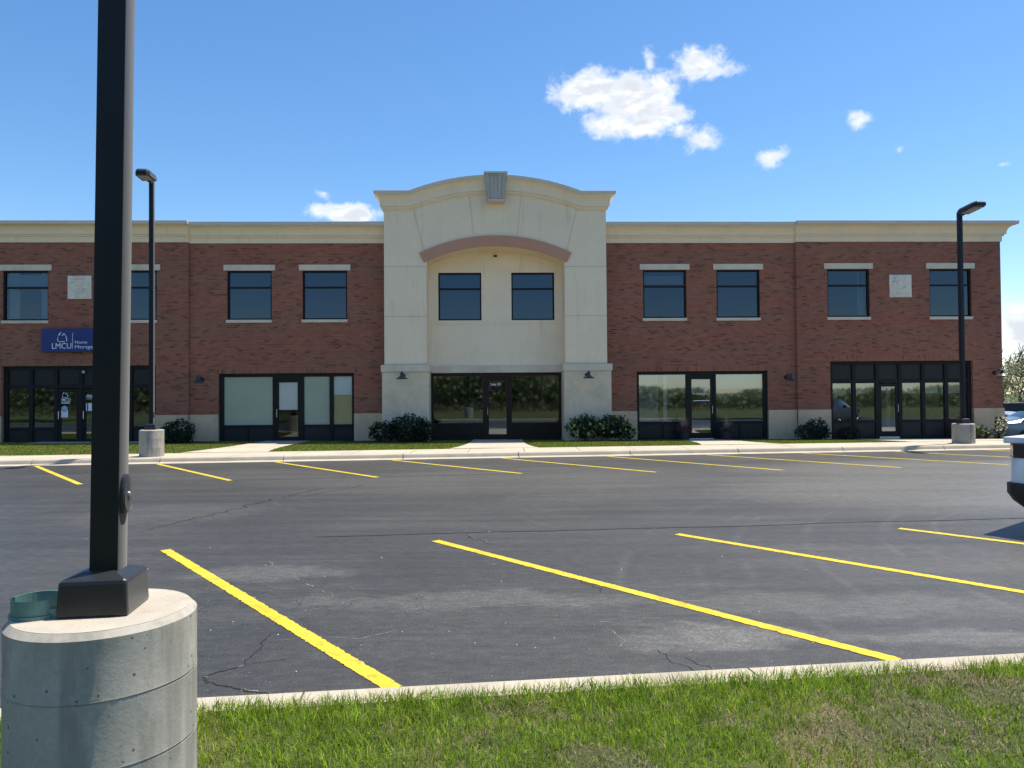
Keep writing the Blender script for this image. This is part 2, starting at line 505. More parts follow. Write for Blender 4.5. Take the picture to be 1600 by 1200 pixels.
M_smoke = plain('smoked_lens', (0.018, 0.012, 0.013), 0.1, 0.05, 4, spec=0.7)
M_fence = plain('dark_fence_wood', (0.016, 0.020, 0.030), 0.7, 0.25, 2)
M_bark = plain('tree_bark', (0.13, 0.105, 0.085), 0.9, 0.25, 6, bmp=0.02, bscale=20)
M_leaf = make_vcol('leaf_tissue', 0.55, 0.28)
M_blade = make_vcol('grass_tissue', 0.7, 0.45, 0.08)
M_soil = plain('brown_mulch', (0.055, 0.040, 0.030), 0.95, 0.35, 9, bmp=0.03, bscale=30)
M_turf = make_turf('lawn_turf', (0.040, 0.058, 0.018), (0.085, 0.105, 0.03), (0.16, 0.125, 0.07))
M_field = make_turf('field_turf', (0.05, 0.075, 0.02), (0.09, 0.12, 0.035), (0.13, 0.115, 0.06))
M_pot = plain('planter_pot', (0.035, 0.025, 0.028), 0.6, 0.2, 6)
M_straw = plain('dry_stem', (0.30, 0.24, 0.16), 0.9, 0.2, 6)


def make_paint():
    m, t, b = principled('yellow_line_paint', rough=0.7, spec=0.3)
    co = objco(t)
    n = t.noise(co, 9, 5, 0.7)
    n2 = t.noise(co, 90, 3, 0.7)
    c = t.ramp(t.noise(co, 2.5, 3, 0.6), [(0.3, (0.56, 0.40, 0.022)), (0.7, (0.66, 0.49, 0.04))])
    c = t.mix(1.0, c, t.ramp(n2, [(0.3, (0.86, 0.86, 0.86)), (0.65, (1.08, 1.08, 1.08))]), 'MULTIPLY')
    wear = t.math('MULTIPLY', t.maprange(n, 0.50, 0.66, 0.0, 1.0), t.maprange(n2, 0.45, 0.6, 0.0, 1.0))
    c = t.mix(t.math('MULTIPLY', wear, 0.8), c, (0.07, 0.066, 0.05))
    t.l.new(c, b.inputs['Base Color'])
    bump(t, b, n2, 0.004, 0.5)
    return m


M_yellow = make_paint()
M_tar = plain('crack_dark', (0.012, 0.012, 0.013), 0.9, 0.2, 20)
M_dust = plain('crack_dust', (0.19, 0.18, 0.155), 0.9, 0.3, 20)


# ------------------------------------------------------------------ mesh helpers
class MB:
    """collects faces; build() links them as ONE mesh object"""
    def __init__(self):
        self.v = []
        self.f = []
        self.mi = []
        self.cur = 0

    def face(self, pts):
        i = len(self.v)
        self.v += [tuple(p) for p in pts]
        self.f.append(tuple(range(i, i + len(pts))))
        self.mi.append(self.cur)

    def mesh(self, vs, fs):
        i = len(self.v)
        self.v += [tuple(p) for p in vs]
        for f in fs:
            self.f.append(tuple(i + k for k in f))
            self.mi.append(self.cur)

    def box(self, x0, x1, y0, y1, z0, z1):
        vs = [(x, y, z) for z in (z0, z1) for y in (y0, y1) for x in (x0, x1)]
        self.mesh(vs, [(0, 2, 3, 1), (4, 5, 7, 6), (0, 1, 5, 4), (2, 6, 7, 3), (0, 4, 6, 2), (1, 3, 7, 5)])

    def prism(self, poly, y0, y1):
        """poly of (x, z), counter-clockwise seen from -y; y0 is the front"""
        n = len(poly)
        vs = [(x, y0, z) for x, z in poly] + [(x, y1, z) for x, z in poly]
        fs = [tuple(range(n)), tuple(range(2 * n - 1, n - 1, -1))]
        fs += [(i, i + n, (i + 1) % n + n, (i + 1) % n) for i in range(n)]
        self.mesh(vs, fs)

    def prism_z(self, poly, z0, z1):
        n = len(poly)
        vs = [(x, y, z0) for x, y in poly] + [(x, y, z1) for x, y in poly]
        fs = [tuple(range(n - 1, -1, -1)), tuple(range(n, 2 * n))]
        fs += [(i, (i + 1) % n, (i + 1) % n + n, i + n) for i in range(n)]
        self.mesh(vs, fs)

    def lathe(self, prof, c=(0, 0, 0), n=24, axis='z', cap=True):
        vs = []
        for r, h in prof:
            for k in range(n):
                a = 2 * math.pi * k / n
                p = (r * math.cos(a), r * math.sin(a), h)
                if axis == 'x':
                    p = (p[2], p[0], p[1])
                elif axis == 'y':
                    p = (p[0], -p[2], p[1])
                vs.append((p[0] + c[0], p[1] + c[1], p[2] + c[2]))
        fs = []
        for i in range(len(prof) - 1):
            for k in range(n):
                fs.append((i * n + k, i * n + (k + 1) % n, (i + 1) * n + (k + 1) % n, (i + 1) * n + k))
        if cap:
            fs.append(tuple(range(n - 1, -1, -1)))
            m = (len(prof) - 1) * n
            fs.append(tuple(range(m, m + n)))
        self.mesh(vs, fs)

    def tube(self, pts, rad, n=8):
        pts = [Vector(p) for p in pts]
        if not isinstance(rad, (list, tuple)):
            rad = [rad] * len(pts)
        vs = []
        for i, p in enumerate(pts):
            d = (pts[min(i + 1, len(pts) - 1)] - pts[max(i - 1, 0)]).normalized()
            a = d.orthogonal().normalized() if abs(d.z) > 0.9 else d.cross(Vector((0, 0, 1))).normalized()
            b = d.cross(a)
            for k in range(n):
                t = 2 * math.pi * k / n
                vs.append(p + (a * math.cos(t) + b * math.sin(t)) * rad[i])
        fs = []
        for i in range(len(pts) - 1):
            for k in range(n):
                fs.append((i * n + k, (i + 1) * n + k, (i + 1) * n + (k + 1) % n, i * n + (k + 1) % n))
        fs.append(tuple(range(n)))
        m = (len(pts) - 1) * n
        fs.append(tuple(range(m + n - 1, m - 1, -1)))
        self.mesh(vs, fs)

    def data(self, name, mats, smooth=False, fix=True, bevel=0.0, auto=None):
        me = bpy.data.meshes.new(name)
        me.from_pydata(self.v, [], self.f)
        if not isinstance(mats, (list, tuple)):
            mats = [mats]
        for m in mats:
            me.materials.append(m)
        me.polygons.foreach_set('material_index', self.mi)
        bm = bmesh.new()
        bm.from_mesh(me)
        if fix:
            bmesh.ops.remove_doubles(bm, verts=bm.verts, dist=1e-5)
            bmesh.ops.recalc_face_normals(bm, faces=bm.faces)
        if bevel:
            bmesh.ops.bevel(bm, geom=[e for e in bm.edges if e.is_manifold and e.calc_face_angle(0) > 0.5], offset=bevel,
                            segments=2, affect='EDGES', profile=0.6, clamp_overlap=True)
        bm.to_mesh(me)
        bm.free()
        if smooth:
            me.polygons.foreach_set('use_smooth', [True] * len(me.polygons))
            if auto:
                me.set_sharp_from_angle(angle=auto)
        me.update()
        return me

    def build(self, name, mats, parent=None, **kw):
        o = bpy.data.objects.new(name, self.data(name, mats, **kw))
        col.objects.link(o)
        if parent is not None:
            o.parent = parent
        return o


def tag(o, label=None, cat=None, group=None, kind=None):
    if label:
        o['label'] = label
    if cat:
        o['category'] = cat
    if group:
        o['group'] = group
    if kind:
        o['kind'] = kind
    return o


def thing(name, label, cat, loc=(0, 0, 0), rz=0.0, group=None):
    o = bpy.data.objects.new(name, None)
    o.empty_display_size = 0.3
    col.objects.link(o)
    o.location = loc
    o.rotation_euler = (0, 0, rz)
    return tag(o, label, cat, group)


def part(name, boxes, mat, parent, **kw):
    b = MB()
    for bx in boxes:
        b.box(*bx)
    return b.build(name, mat, parent, **kw)


def inst(name, me, parent=None, loc=(0, 0, 0), rot=(0, 0, 0), scale=(1, 1, 1)):
    o = bpy.data.objects.new(name, me)
    col.objects.link(o)
    o.location = loc
    o.rotation_euler = rot
    o.scale = scale
    if parent is not None:
        o.parent = parent
    return o


def soup(name, verts, faces, colors, mat, parent=None):
    """leaf / blade soup: verts (N,3), faces (M,k), colors (N,3)"""
    me = bpy.data.meshes.new(name)
    k = faces.shape[1]
    me.vertices.add(len(verts))
    me.vertices.foreach_set('co', verts.astype(np.float32).ravel())
    me.loops.add(faces.size)
    me.loops.foreach_set('vertex_index', faces.astype(np.int32).ravel())
    me.polygons.add(len(faces))
    me.polygons.foreach_set('loop_start', (np.arange(len(faces)) * k).astype(np.int32))
    me.update(calc_edges=True)
    at = me.color_attributes.new('tone', 'FLOAT_COLOR', 'POINT')
    c4 = np.concatenate([colors, np.ones((len(colors), 1))], 1).astype(np.float32)
    at.data.foreach_set('color', c4.ravel())
    me.materials.append(mat)
    o = bpy.data.objects.new(name, me)
    col.objects.link(o)
    if parent is not None:
        o.parent = parent
    return o


def leaves(pts, size, tones, up=0.3, aspect=0.5):
    """diamond leaves at pts; returns verts, faces, colours"""
    n = len(pts)
    d = rng.normal(size=(n, 3))
    d[:, 2] = d[:, 2] * 0.8 + up
    d /= np.linalg.norm(d, axis=1)[:, None]
    q = rng.normal(size=(n, 3))
    s = np.cross(d, q)
    s /= np.linalg.norm(s, axis=1)[:, None] + 1e-9
    L = (size * rng.uniform(0.6, 1.35, n))[:, None]
    a = pts - d * L * 0.5
    b = pts + s * L * aspect * 0.5
    c = pts + d * L * 0.5
    e = pts - s * L * aspect * 0.5
    v = np.stack([a, b, c, e], 1).reshape(-1, 3)
    f = np.arange(4 * n).reshape(n, 4)
    tn = np.asarray(tones)
    cc = tn[rng.integers(0, len(tn), n)] * rng.uniform(0.75, 1.25, n)[:, None]
    return v, f, np.repeat(cc, 4, 0)


def text_mesh(s, size, mat, extrude=0.004, bold=0.0, spacing=1.0):
    cu = bpy.data.curves.new('lettering', 'FONT')
    cu.body = s
    cu.size = size
    cu.extrude = extrude
    cu.offset = bold
    cu.space_character = spacing
    cu.resolution_u = 3
    o = bpy.data.objects.new('lettering', cu)
    col.objects.link(o)
    bpy.context.view_layer.update()
    me = bpy.data.meshes.new_from_object(o.evaluated_get(bpy.context.evaluated_depsgraph_get()))
    bpy.data.objects.remove(o)
    bpy.data.curves.remove(cu)
    me.materials.clear()
    me.materials.append(mat)
    me.name = 'lettering'
    return me


def lettering(s, x, y, z, width, height, mat, parent, bold=0.0):
    """text on a vertical face, lower left corner at x,z, fitted to width and height"""
    me = text_mesh(s, 1.0, mat, 0.0, bold)
    co = np.empty(len(me.vertices) * 3)
    me.vertices.foreach_get('co', co)
    co = co.reshape(-1, 3)
    lo, hi = co.min(0), co.max(0)
    sx, sz = width / (hi[0] - lo[0]), height / (hi[1] - lo[1])
    new = np.stack([x + (co[:, 0] - lo[0]) * sx, np.full(len(co), y), z + (co[:, 1] - lo[1]) * sz], 1)
    me.vertices.foreach_set('co', new.ravel())
    me.update()
    return inst('lettering', me, parent)


# ================================================================== GROUND
KS = 0.111                     # kerb direction (dy per dx); the facade runs at 0.0337
KA = math.atan(KS)
TH = math.atan(0.0337)


def far_kerb(x):
    return 19.97 + KS * x


def near_kerb(x):
    return 4.03 + 0.1225 * x


def facade_y(x):
    return 27.0 + 0.0337 * x


def base_z(x):
    return 0.04 - 0.006 * x


XW = 18.0                      # the far kerb ends past the building corner


def structure(name, b, mat, parent=None, **kw):
    o = b.build(name, mat, parent, **kw)
    o['kind'] = 'structure'
    return o


# one wide sheet to the horizon
b = MB()
b.face([(-2500, -2500, -0.9), (2500, -2500, -0.9), (2500, 2500, -0.9), (-2500, 2500, -0.9)])
structure('ground', b, M_field)

# the asphalt lot (near row, aisle, far row)
b = MB()
xs = np.linspace(-45, 60, 43)
for i in range(len(xs) - 1):
    x0, x1 = xs[i], xs[i + 1]
    k0 = far_kerb(x0) if x0 < 18.5 else far_kerb(18.5) + (x0 - 18.5) * 0.02
    k1 = far_kerb(x1) if x1 < 18.5 else far_kerb(18.5) + (x1 - 18.5) * 0.02
    n = 8
    for j in range(n):
        a0, a1 = j / n, (j + 1) / n
        ya = near_kerb(x0) - 0.1
        yb = near_kerb(x1) - 0.1
        b.face([(x0, ya + (k0 + 0.05 - ya) * a0, 0), (x1, yb + (k1 + 0.05 - yb) * a0, 0),
                (x1, yb + (k1 + 0.05 - yb) * a1, 0), (x0, ya + (k0 + 0.05 - ya) * a1, 0)])
lot = structure('parking_lot', b, M_asphalt)

# side lot that falls away past the building's right corner
b = MB()
ys = [22.0, 24, 26, 28, 31, 36, 60]
zs = [-0.004, -0.12, -0.28, -0.43, -0.56, -0.7, -0.75]
for i in range(len(ys) - 1):
    b.face([(18.6, ys[i], zs[i]), (60, ys[i], zs[i]), (60, ys[i + 1], zs[i + 1]), (18.6, ys[i + 1], zs[i + 1])])
structure('side_parking_lot', b, M_asphalt)


# yellow stall lines, each a strip with slightly ragged edges
def stall_line(p, q, w=0.105):
    p, q = Vector(p), Vector(q)
    d = (q - p).normalized()
    n = Vector((-d.y, d.x))
    L = (q - p).length
    k = max(8, int(L / 0.025))
    m = MB()
    prev = None
    for i in range(k + 1):
        c = p + d * (L * i / k)
        a = c + n * (w / 2 + random.gauss(0, 0.0034))
        e = c - n * (w / 2 + random.gauss(0, 0.0034))
        if prev:
            m.face([(prev[0].x, prev[0].y, 0.004), (prev[1].x, prev[1].y, 0.004), (e.x, e.y, 0.004), (a.x, a.y, 0.004)])
        prev = (a, e)
    o = m.build('parking_line', M_yellow, lot)
    return o


NEAR = [((-3.70, 8.02), (-0.66, 4.16)), ((-0.87, 8.42), (2.30, 4.53)), ((1.89, 8.70), (5.12, 4.83)),
        ((4.585, 8.955), (7.85, 5.15)), ((7.35, 9.27), (10.6, 5.45)), ((10.1, 9.58), (13.35, 5.78)), ((-6.5, 7.65), (-3.35, 3.8))]
FAR = [((-11.655, 18.40), (-8.227, 14.314)), ((-8.805, 18.69), (-5.543, 14.781)), ((-5.968, 19.0), (-2.721, 15.162)),
       ((-3.138, 19.38), (0.186, 15.698)), ((-0.306, 19.70), (2.997, 15.745)), ((2.5, 19.99), (5.72, 15.95)),
       ((5.2, 20.28), (8.42, 16.3)), ((7.9, 20.58), (11.05, 16.75)), ((10.6, 20.86), (13.8, 17.0)), ((13.3, 21.18), (16.5, 17.3)),
       ((-14.5, 18.1), (-11.1, 14.0))]
for p, q in NEAR + FAR:
    stall_line(p, q)


# cracks: narrow dark ribbons with a dusty lip, and one paving seam along the aisle
def ribbon(m, pts, w, z, jit=0.0):
    prev = None
    for i, p in enumerate(pts):
        p = Vector(p)
        d = (Vector(pts[min(i + 1, len(pts) - 1)]) - Vector(pts[max(i - 1, 0)])).normalized()
        n = Vector((-d.y, d.x))
        ww = w * random.uniform(0.4, 1.3)
        if i in (0, len(pts) - 1):
            ww *= 0.2
        a, e = p + n * ww / 2, p - n * ww / 2
        if prev:
            m.face([(prev[0].x, prev[0].y, z), (prev[1].x, prev[1].y, z), (e.x, e.y, z), (a.x, a.y, z)])
        prev = (a, e)


def wander(p, q, step=0.06, amp=0.05, freq=2.0):
    p, q = Vector(p), Vector(q)
    L = (q - p).length
    d = (q - p) / L
    n = Vector((-d.y, d.x))
    k = max(3, int(L / step))
    s = random.uniform(0, 100)
    out = []
    for i in range(k + 1):
        t = i / k
        f = math.sin(math.pi * t) ** 0.5
        out.append(p + d * L * t + n * f * amp * (mnoise.noise((s + t * L * freq, 0, 0)) * 2 + mnoise.noise((s, t * L * freq * 5, 3)) * 0.8))
    return out


dark, dusty = MB(), MB()
for p, q, w, amp in (((-1.66, 5.15), (-1.62, 4.55), 0.009, 0.05), ((-1.62, 4.55), (-1.80, 4.36), 0.013, 0.04), ((-1.80, 4.36), (-1.5, 4.16), 0.013, 0.04),
                     ((-1.5, 4.16), (-1.25, 4.12), 0.015, 0.03), ((-1.25, 4.12), (-1.12, 3.92), 0.014, 0.02), ((-1.62, 4.55), (-1.38, 4.66), 0.006, 0.04),
                     ((0.62, 6.7), (0.70, 6.15), 0.007, 0.06), ((1.05, 4.35), (0.9, 4.75), 0.006, 0.05), ((1.28, 4.2), (1.05, 4.62), 0.005, 0.05),
                     ((-4.5, 9.3), (-3.4, 13.4), 0.018, 0.12), ((-3.4, 12.3), (-2.75, 13.9), 0.014, 0.08),
                     ((12.4, 17.7), (13.6, 18.5), 0.03, 0.12), ((-6.2, 14.7), (1.5, 15.9), 0.016, 0.05), ((-0.6, 8.75), (-0.2, 8.2), 0.012, 0.1)):
    pts = wander(p, q, step=0.025, amp=amp, freq=3.0)
    pts = [x + Vector((random.gauss(0, w * 0.35), random.gauss(0, w * 0.35))) for x in pts]
    ribbon(dark, pts, w, 0.003)
    if random.random() < 0.6:
        for k in range(0, len(pts) - 6, 9):
            ribbon(dusty, [x + Vector((0.004, 0.006)) for x in pts[k:k + random.randint(3, 7)]], w * 1.3, 0.0022)
for p, q in (((-2.1, 6.45), (-0.5, 5.72)), ((-0.5, 5.72), (2.6, 6.0)), ((0.60, 5.35), (0.80, 4.55)), ((0.60, 5.35), (1.1, 5.45)), ((-2.4, 7.4), (-1.7, 6.4)), ((-1.55, 5.0), (-0.6, 5.2))):
    pts = wander(p, q, step=0.03, amp=0.07, freq=2.5)
    for k in range(0, len(pts) - 5, 5):
        if random.random() < 0.7:
            ribbon(dusty, pts[k:k + 6], random.uniform(0.004, 0.012), 0.0022)
seam = wander((-2.3, 8.70), (14.5, 10.45), 0.15, 0.03, 0.6)
ribbon(dark, seam, 0.035, 0.003)
o = dark.build('crack', M_tar, lot, fix=False)
o['kind'] = 'stuff'
o = dusty.build('crack', M_dust, lot, fix=False)
o['kind'] = 'stuff'

# loose pale pebbles on the asphalt
peb = MB()
for i in range(90):
    u = random.random()
    y = 4.3 + (u ** 1.7) * 9
    x = random.uniform(-0.62, 0.72) * y
    if y < near_kerb(x) + 0.1:
        continue
    r = random.uniform(0.0022, 0.006) * (1 + (y - 4) * 0.06)
    k = 6
    ring = [(x + r * random.uniform(0.7, 1.4) * math.cos(a), y + r * random.uniform(0.7, 1.4) * math.sin(a)) for a in [j * 2 * math.pi / k for j in range(k)]]
    for j in range(k):
        p, q = ring[j], ring[(j + 1) % k]
        peb.face([(p[0], p[1], 0.001), (q[0], q[1], 0.001), (x, y, r * 0.9)])
o = peb.build('pebble', plain('pale_pebble', (0.5, 0.48, 0.43), 0.9, 0.3, 40), lot)
o['kind'] = 'stuff'


# far kerb: sections with open joints between them; rounded nose, gutter pan in front
def kerb_section(x0, x1, yf, prof, name, parent, mat, gap=0.012):
    m = MB()
    n = len(prof)
    d = Vector((1, (yf(x1) - yf(x0)) / (x1 - x0), 0)).normalized()
    nn = Vector((-d.y, d.x, 0))
    a = Vector((x0, yf(x0), 0)) + d * gap / 2
    c = Vector((x1, yf(x1), 0)) - d * gap / 2
    vs = [a + nn * p + Vector((0, 0, z)) for p, z in prof] + [c + nn * p + Vector((0, 0, z)) for p, z in prof]
    fs = [(i, i + n, (i + 1) % n + n, (i + 1) % n) for i in range(n)] + [tuple(range(n)), tuple(range(2 * n - 1, n - 1, -1))]
    m.mesh(vs, fs)
    return m.build(name, mat, parent, smooth=True, auto=R(35))


kerb = bpy.data.objects.new('kerb', None)
col.objects.link(kerb)
kerb['kind'] = 'structure'
FPROF = [(-0.30, -0.05), (-0.30, 0.010), (-0.03, 0.016), (0.0, 0.03), (0.02, 0.10), (0.035, 0.12), (0.06, 0.13), (0.16, 0.132), (0.16, -0.05)]
xk = [-24.0]
while xk[-1] < 17.0:
    xk.append(xk[-1] + 3.02)
xk[-1] = 18.4
for i in range(len(xk) - 1):
    kerb_section(xk[i], xk[i + 1], far_kerb, FPROF, 'kerb_section', kerb, M_kerb, 0.02)
NPROF = [(0.0, -0.05), (0.0, 0.05), (-0.012, 0.088), (-0.03, 0.10), (-0.17, 0.104), (-0.19, 0.09), (-0.19, -0.05)]
near_k = bpy.data.objects.new('kerb', None)
col.objects.link(near_k)
near_k['kind'] = 'structure'
xk = [-12.6, -9.55, -6.5, -3.5, -1.08, 1.28, 4.3, 7.3, 10.3, 13.3]
for i in range(len(xk) - 1):
    kerb_section(xk[i], xk[i + 1], near_kerb, NPROF, 'kerb_section', near_k, M_kerb, 0.012)

# pavement slabs behind the far kerb
walk = bpy.data.objects.new('pavement', None)
col.objects.link(walk)
walk['kind'] = 'structure'


def walk_back(x):
    return far_kerb(x) + 1.72


xw = -24.0
while xw < 18.3:
    x1 = min(xw + 1.52, 18.4)
    m = MB()
    g = 0.008
    m.prism_z([(xw + g, far_kerb(xw) + 0.168), (x1 - g, far_kerb(x1) + 0.168), (x1 - g, walk_back(x1)), (xw + g, walk_back(xw))], 0.0, 0.128 + random.uniform(-0.002, 0.002))
    m.build('slab', M_walk, walk)
    xw = x1


# the verge between pavement and building, falling slightly towards the wall
def verge_z(x, y):
    yb, yf = walk_back(x), facade_y(x)
    t = min(1, max(0, (y - yb) / (yf - yb)))
    return 0.12 * (1 - t) + base_z(x) * t


b = MB()
xs = np.linspace(-24, 18.4, 54)
for i in range(len(xs) - 1):
    x0, x1 = xs[i], xs[i + 1]
    for j in range(8):
        a0, a1 = j / 8, (j + 1) / 8
        q = []
        for x, a in ((x0, a0), (x1, a0), (x1, a1), (x0, a1)):
            y = walk_back(x) - 0.02 + (facade_y(x) + 0.9 - walk_back(x)) * a
            q.append((x, y, verge_z(x, y) - 0.01))
        b.face(q)
structure('lawn_verge', b, M_turf)

# concrete walkways from the pavement to each entrance
PATHS = [(-7.99, 1.6), (-0.52, 1.8), (6.88, 1.7)]


def path_poly(x, w, flare):
    y0, y1 = walk_back(x) + 0.004, facade_y(x) - 0.02
    fl = flare
    ps = []
    for k in range(9):
        t = k / 8
        ps.append((y0 + (y1 - y0) * t, w / 2 + fl * (1 - t) ** 3))
    return ps


def path_build(xc, w, flare):
    m = MB()
    ps = path_poly(xc, w, flare)
    y1 = facade_y(xc) + 0.45
    ps = ps + [(y1, w / 2)]
    for (ya, ha), (yb, hb) in zip(ps[:-1], ps[1:]):
        def z(x, y):
            return verge_z(x, y) + 0.012
        def yy(x, y):
            return max(walk_back(x) + 0.004, y) if y < walk_back(xc) + 0.3 else y
        m.face([(xc - ha, yy(xc - ha, ya), z(xc - ha, ya)), (xc + ha, yy(xc + ha, ya), z(xc + ha, ya)), (xc + hb, yy(xc + hb, yb), z(xc + hb, yb)), (xc - hb, yy(xc - hb, yb), z(xc - hb, yb))])
    m.build('entrance_path', M_walk, walk)


for xc, w in PATHS:
    path_build(xc, w, 0.4)
# the wide apron before the right-hand storefront
m = MB()
for i in range(8):
    xa, xb = 12.3 + i * 0.7, 12.3 + (i + 1) * 0.7
    ya, yb = walk_back(xa) + 0.004, walk_back(xb) + 0.004
    m.face([(xa, ya, verge_z(xa, ya) + 0.012), (xb, yb, verge_z(xb, yb) + 0.012), (xb, facade_y(xb), verge_z(xb, facade_y(xb)) + 0.012), (xa, facade_y(xa), verge_z(xa, facade_y(xa)) + 0.012)])
m.build('entrance_path', M_walk, walk)
# shaded strip of paving along the wall before the double doors
m = MB()
for i in range(6):
    xa, xb = -16.6 + i * 0.68, -16.6 + (i + 1) * 0.68
    m.face([(x_, y_, verge_z(x_, y_) + 0.012) for x_, y_ in ((xa, facade_y(xa) - 1.0), (xb, facade_y(xb) - 1.0), (xb, facade_y(xb) + 0.1), (xa, facade_y(xa) + 0.1))])
m.build('entrance_path', M_walk, walk)
# mulch beds along the wall
m = MB()
for (xa, xb, d) in ((-12.6, -10.4, 1.15), (-5.9, -2.9, 1.25), (1.9, 4.6, 1.2), (9.4, 12.2, 1.6), (16.0, 18.3, 1.7)):
    k = 8
    for i in range(k):
        x0, x1 = xa + (xb - xa) * i / k, xa + (xb - xa) * (i + 1) / k
        for j in range(3):
            q = []
            for x, a in ((x0, j / 3), (x1, j / 3), (x1, (j + 1) / 3), (x0, (j + 1) / 3)):
                y = facade_y(x) - d * (1 - a)
                q.append((x, y, verge_z(x, y) + 0.012))
            m.face(q)
structure('mulch_bed', m, M_soil)

# the near lawn, from the near kerb back past the camera
b = MB()


def lawn_z(x, y):
    d = near_kerb(x) - y
    return 0.085 + 0.02 * min(1, max(0, d - 0.3)) + 0.012 * mnoise.noise((x * 1.7, y * 1.7, 0)) * min(1, max(0, d - 0.2) * 2)


xs = np.concatenate([np.linspace(-30, -5, 9), np.linspace(-4.5, 5.5, 61), np.linspace(6, 40, 12)])
ys = np.concatenate([np.linspace(0.185, 2.6, 22), np.linspace(3, 62, 14)])
for i in range(len(xs) - 1):
    for j in range(len(ys) - 1):
        q = []
        for x, d in ((xs[i], ys[j + 1]), (xs[i + 1], ys[j + 1]), (xs[i + 1], ys[j]), (xs[i], ys[j])):
            y = near_kerb(x) - d
            q.append((x, y, lawn_z(x, y)))
        b.face(q)
structure('lawn', b, M_turf, smooth=True)


# ---- grass blades
def fbm(x, y, s, seed):
    out = np.empty(len(x))
    for i in range(len(x)):
        out[i] = mnoise.noise((x[i] * s + seed, y[i] * s, seed * 0.37))
    return out


def blades(x, y, z, h, w, tone, bend=0.5):
    n = len(x)
    a = rng.uniform(0, 2 * np.pi, n)
    dx, dy = np.cos(a), np.sin(a)
    la = rng.uniform(0, 2 * np.pi, n)
    lean = rng.uniform(0.1, 1.0, n) * bend
    lx, ly = np.cos(la) * lean * h, np.sin(la) * lean * h
    wx, wy = dx * w / 2, dy * w / 2
    base1 = np.stack([x - wx, y - wy, z], 1)
    base2 = np.stack([x + wx, y + wy, z], 1)
    m1 = np.stack([x - wx * 0.8 + lx * 0.35, y - wy * 0.8 + ly * 0.35, z + h * 0.55], 1)
    m2 = np.stack([x + wx * 0.8 + lx * 0.35, y + wy * 0.8 + ly * 0.35, z + h * 0.55], 1)
    tip = np.stack([x + lx, y + ly, z + h * np.sqrt(np.maximum(0.15, 1 - lean ** 2 * 0.6))], 1)
    v = np.stack([base1, base2, m1, m2, tip], 1).reshape(-1, 3)
    o = (np.arange(n) * 5)[:, None]
    f = np.concatenate([o + [0, 1, 3], o + [0, 3, 2], o + [2, 3, 4]], 0)
    c = np.repeat(tone, 5, 0)
    return v, f, c


N = 150000
gx = rng.uniform(-5.0, 7.6, N)
dd = rng.uniform(0.15, 1.75, N)
keep = rng.random(N) < np.clip(1.25 - dd * 0.25, 0.2, 1)
gx, dd = gx[keep], dd[keep]
gy = 4.03 + 0.1225 * gx - dd
hole = (gx + 1.42) ** 2 + (gy - 2.62) ** 2 < 0.34 ** 2
gx, gy, dd = gx[~hole], gy[~hole], dd[~hole]
f1 = fbm(gx, gy, 0.9, 3.1)
f2 = fbm(gx, gy, 3.2, 9.7)
f3 = fbm(gx, gy, 8.0, 5.5)
dry = 0.32 * f1 + 0.42 * f2 + 0.25 * f3 + np.clip(dd - 0.45, 0, 1.2) * 0.22 + np.clip(gx - 0.6, 0, 3) * 0.05 - 0.24
for (px_, py_, pr_, pa_) in ((-0.17, 3.30, 0.17, 0.42), (0.30, 3.12, 0.16, 0.5), (0.93, 3.47, 0.10, 0.4), (1.72, 3.70, 0.22, 0.5), (2.5, 3.88, 0.24, 0.5),
                           (1.42, 3.28, 0.30, 0.42), (1.95, 3.40, 0.26, 0.42), (-0.60, 3.42, 0.08, 0.3), (2.6, 3.55, 0.35, 0.4), (0.62, 3.2, 0.12, 0.25)):
    dry = dry + pa_ * np.exp(-(((gx - px_) / pr_) ** 2 + ((gy - py_) / (pr_ * 0.8)) ** 2)) * (0.8 + 1.3 * f3) * 1.2
bare = ((f2 + 0.5 * f3 > 0.42) | (dry > 0.55)) & (dd > 0.35)
thin = rng.random(len(gx)) < np.where(bare, 0.28, 1.0)
gx, gy, dd, dry, f1, f3 = gx[thin], gy[thin], dd[thin], dry[thin], f1[thin], f3[thin]
n = len(gx)
pdry = 1 / (1 + np.exp(-(dry - 0.10) * 11))
isdry = rng.random(n) < np.clip(pdry * 0.85 + 0.04, 0, 1)
green = np.array([[0.19, 0.29, 0.018], [0.24, 0.35, 0.026], [0.13, 0.235, 0.02], [0.31, 0.38, 0.045]])
straw = np.array([[0.40, 0.33, 0.19], [0.31, 0.26, 0.14], [0.22, 0.18, 0.10], [0.46, 0.40, 0.26]])
tone = np.where(isdry[:, None], straw[rng.integers(0, 4, n)], green[rng.integers(0, 4, n)]) * rng.uniform(0.7, 1.3, n)[:, None] * (1.12 + 0.55 * f3)[:, None]
edge = np.exp(-((dd - 0.25) / 0.14) ** 2)
hh = rng.uniform(0.025, 0.058, n) * (1 + 0.5 * f1) * np.where(isdry, 0.75, 1.0) * (1 - 0.45 * np.clip(pdry, 0, 1)) * 1.15 + edge * rng.uniform(0.0, 0.042, n)
gz = np.array([lawn_z(x, y) for x, y in zip(gx, gy)]) - 0.004
v, f, c = blades(gx, gy, gz, hh, rng.uniform(0.0028, 0.0055, n), tone, 0.95)
o = soup('lawn_grass', v, f, c, M_blade)
tag(o, 'short green grass with straw coloured patches beside the near kerb', 'grass', kind='stuff')

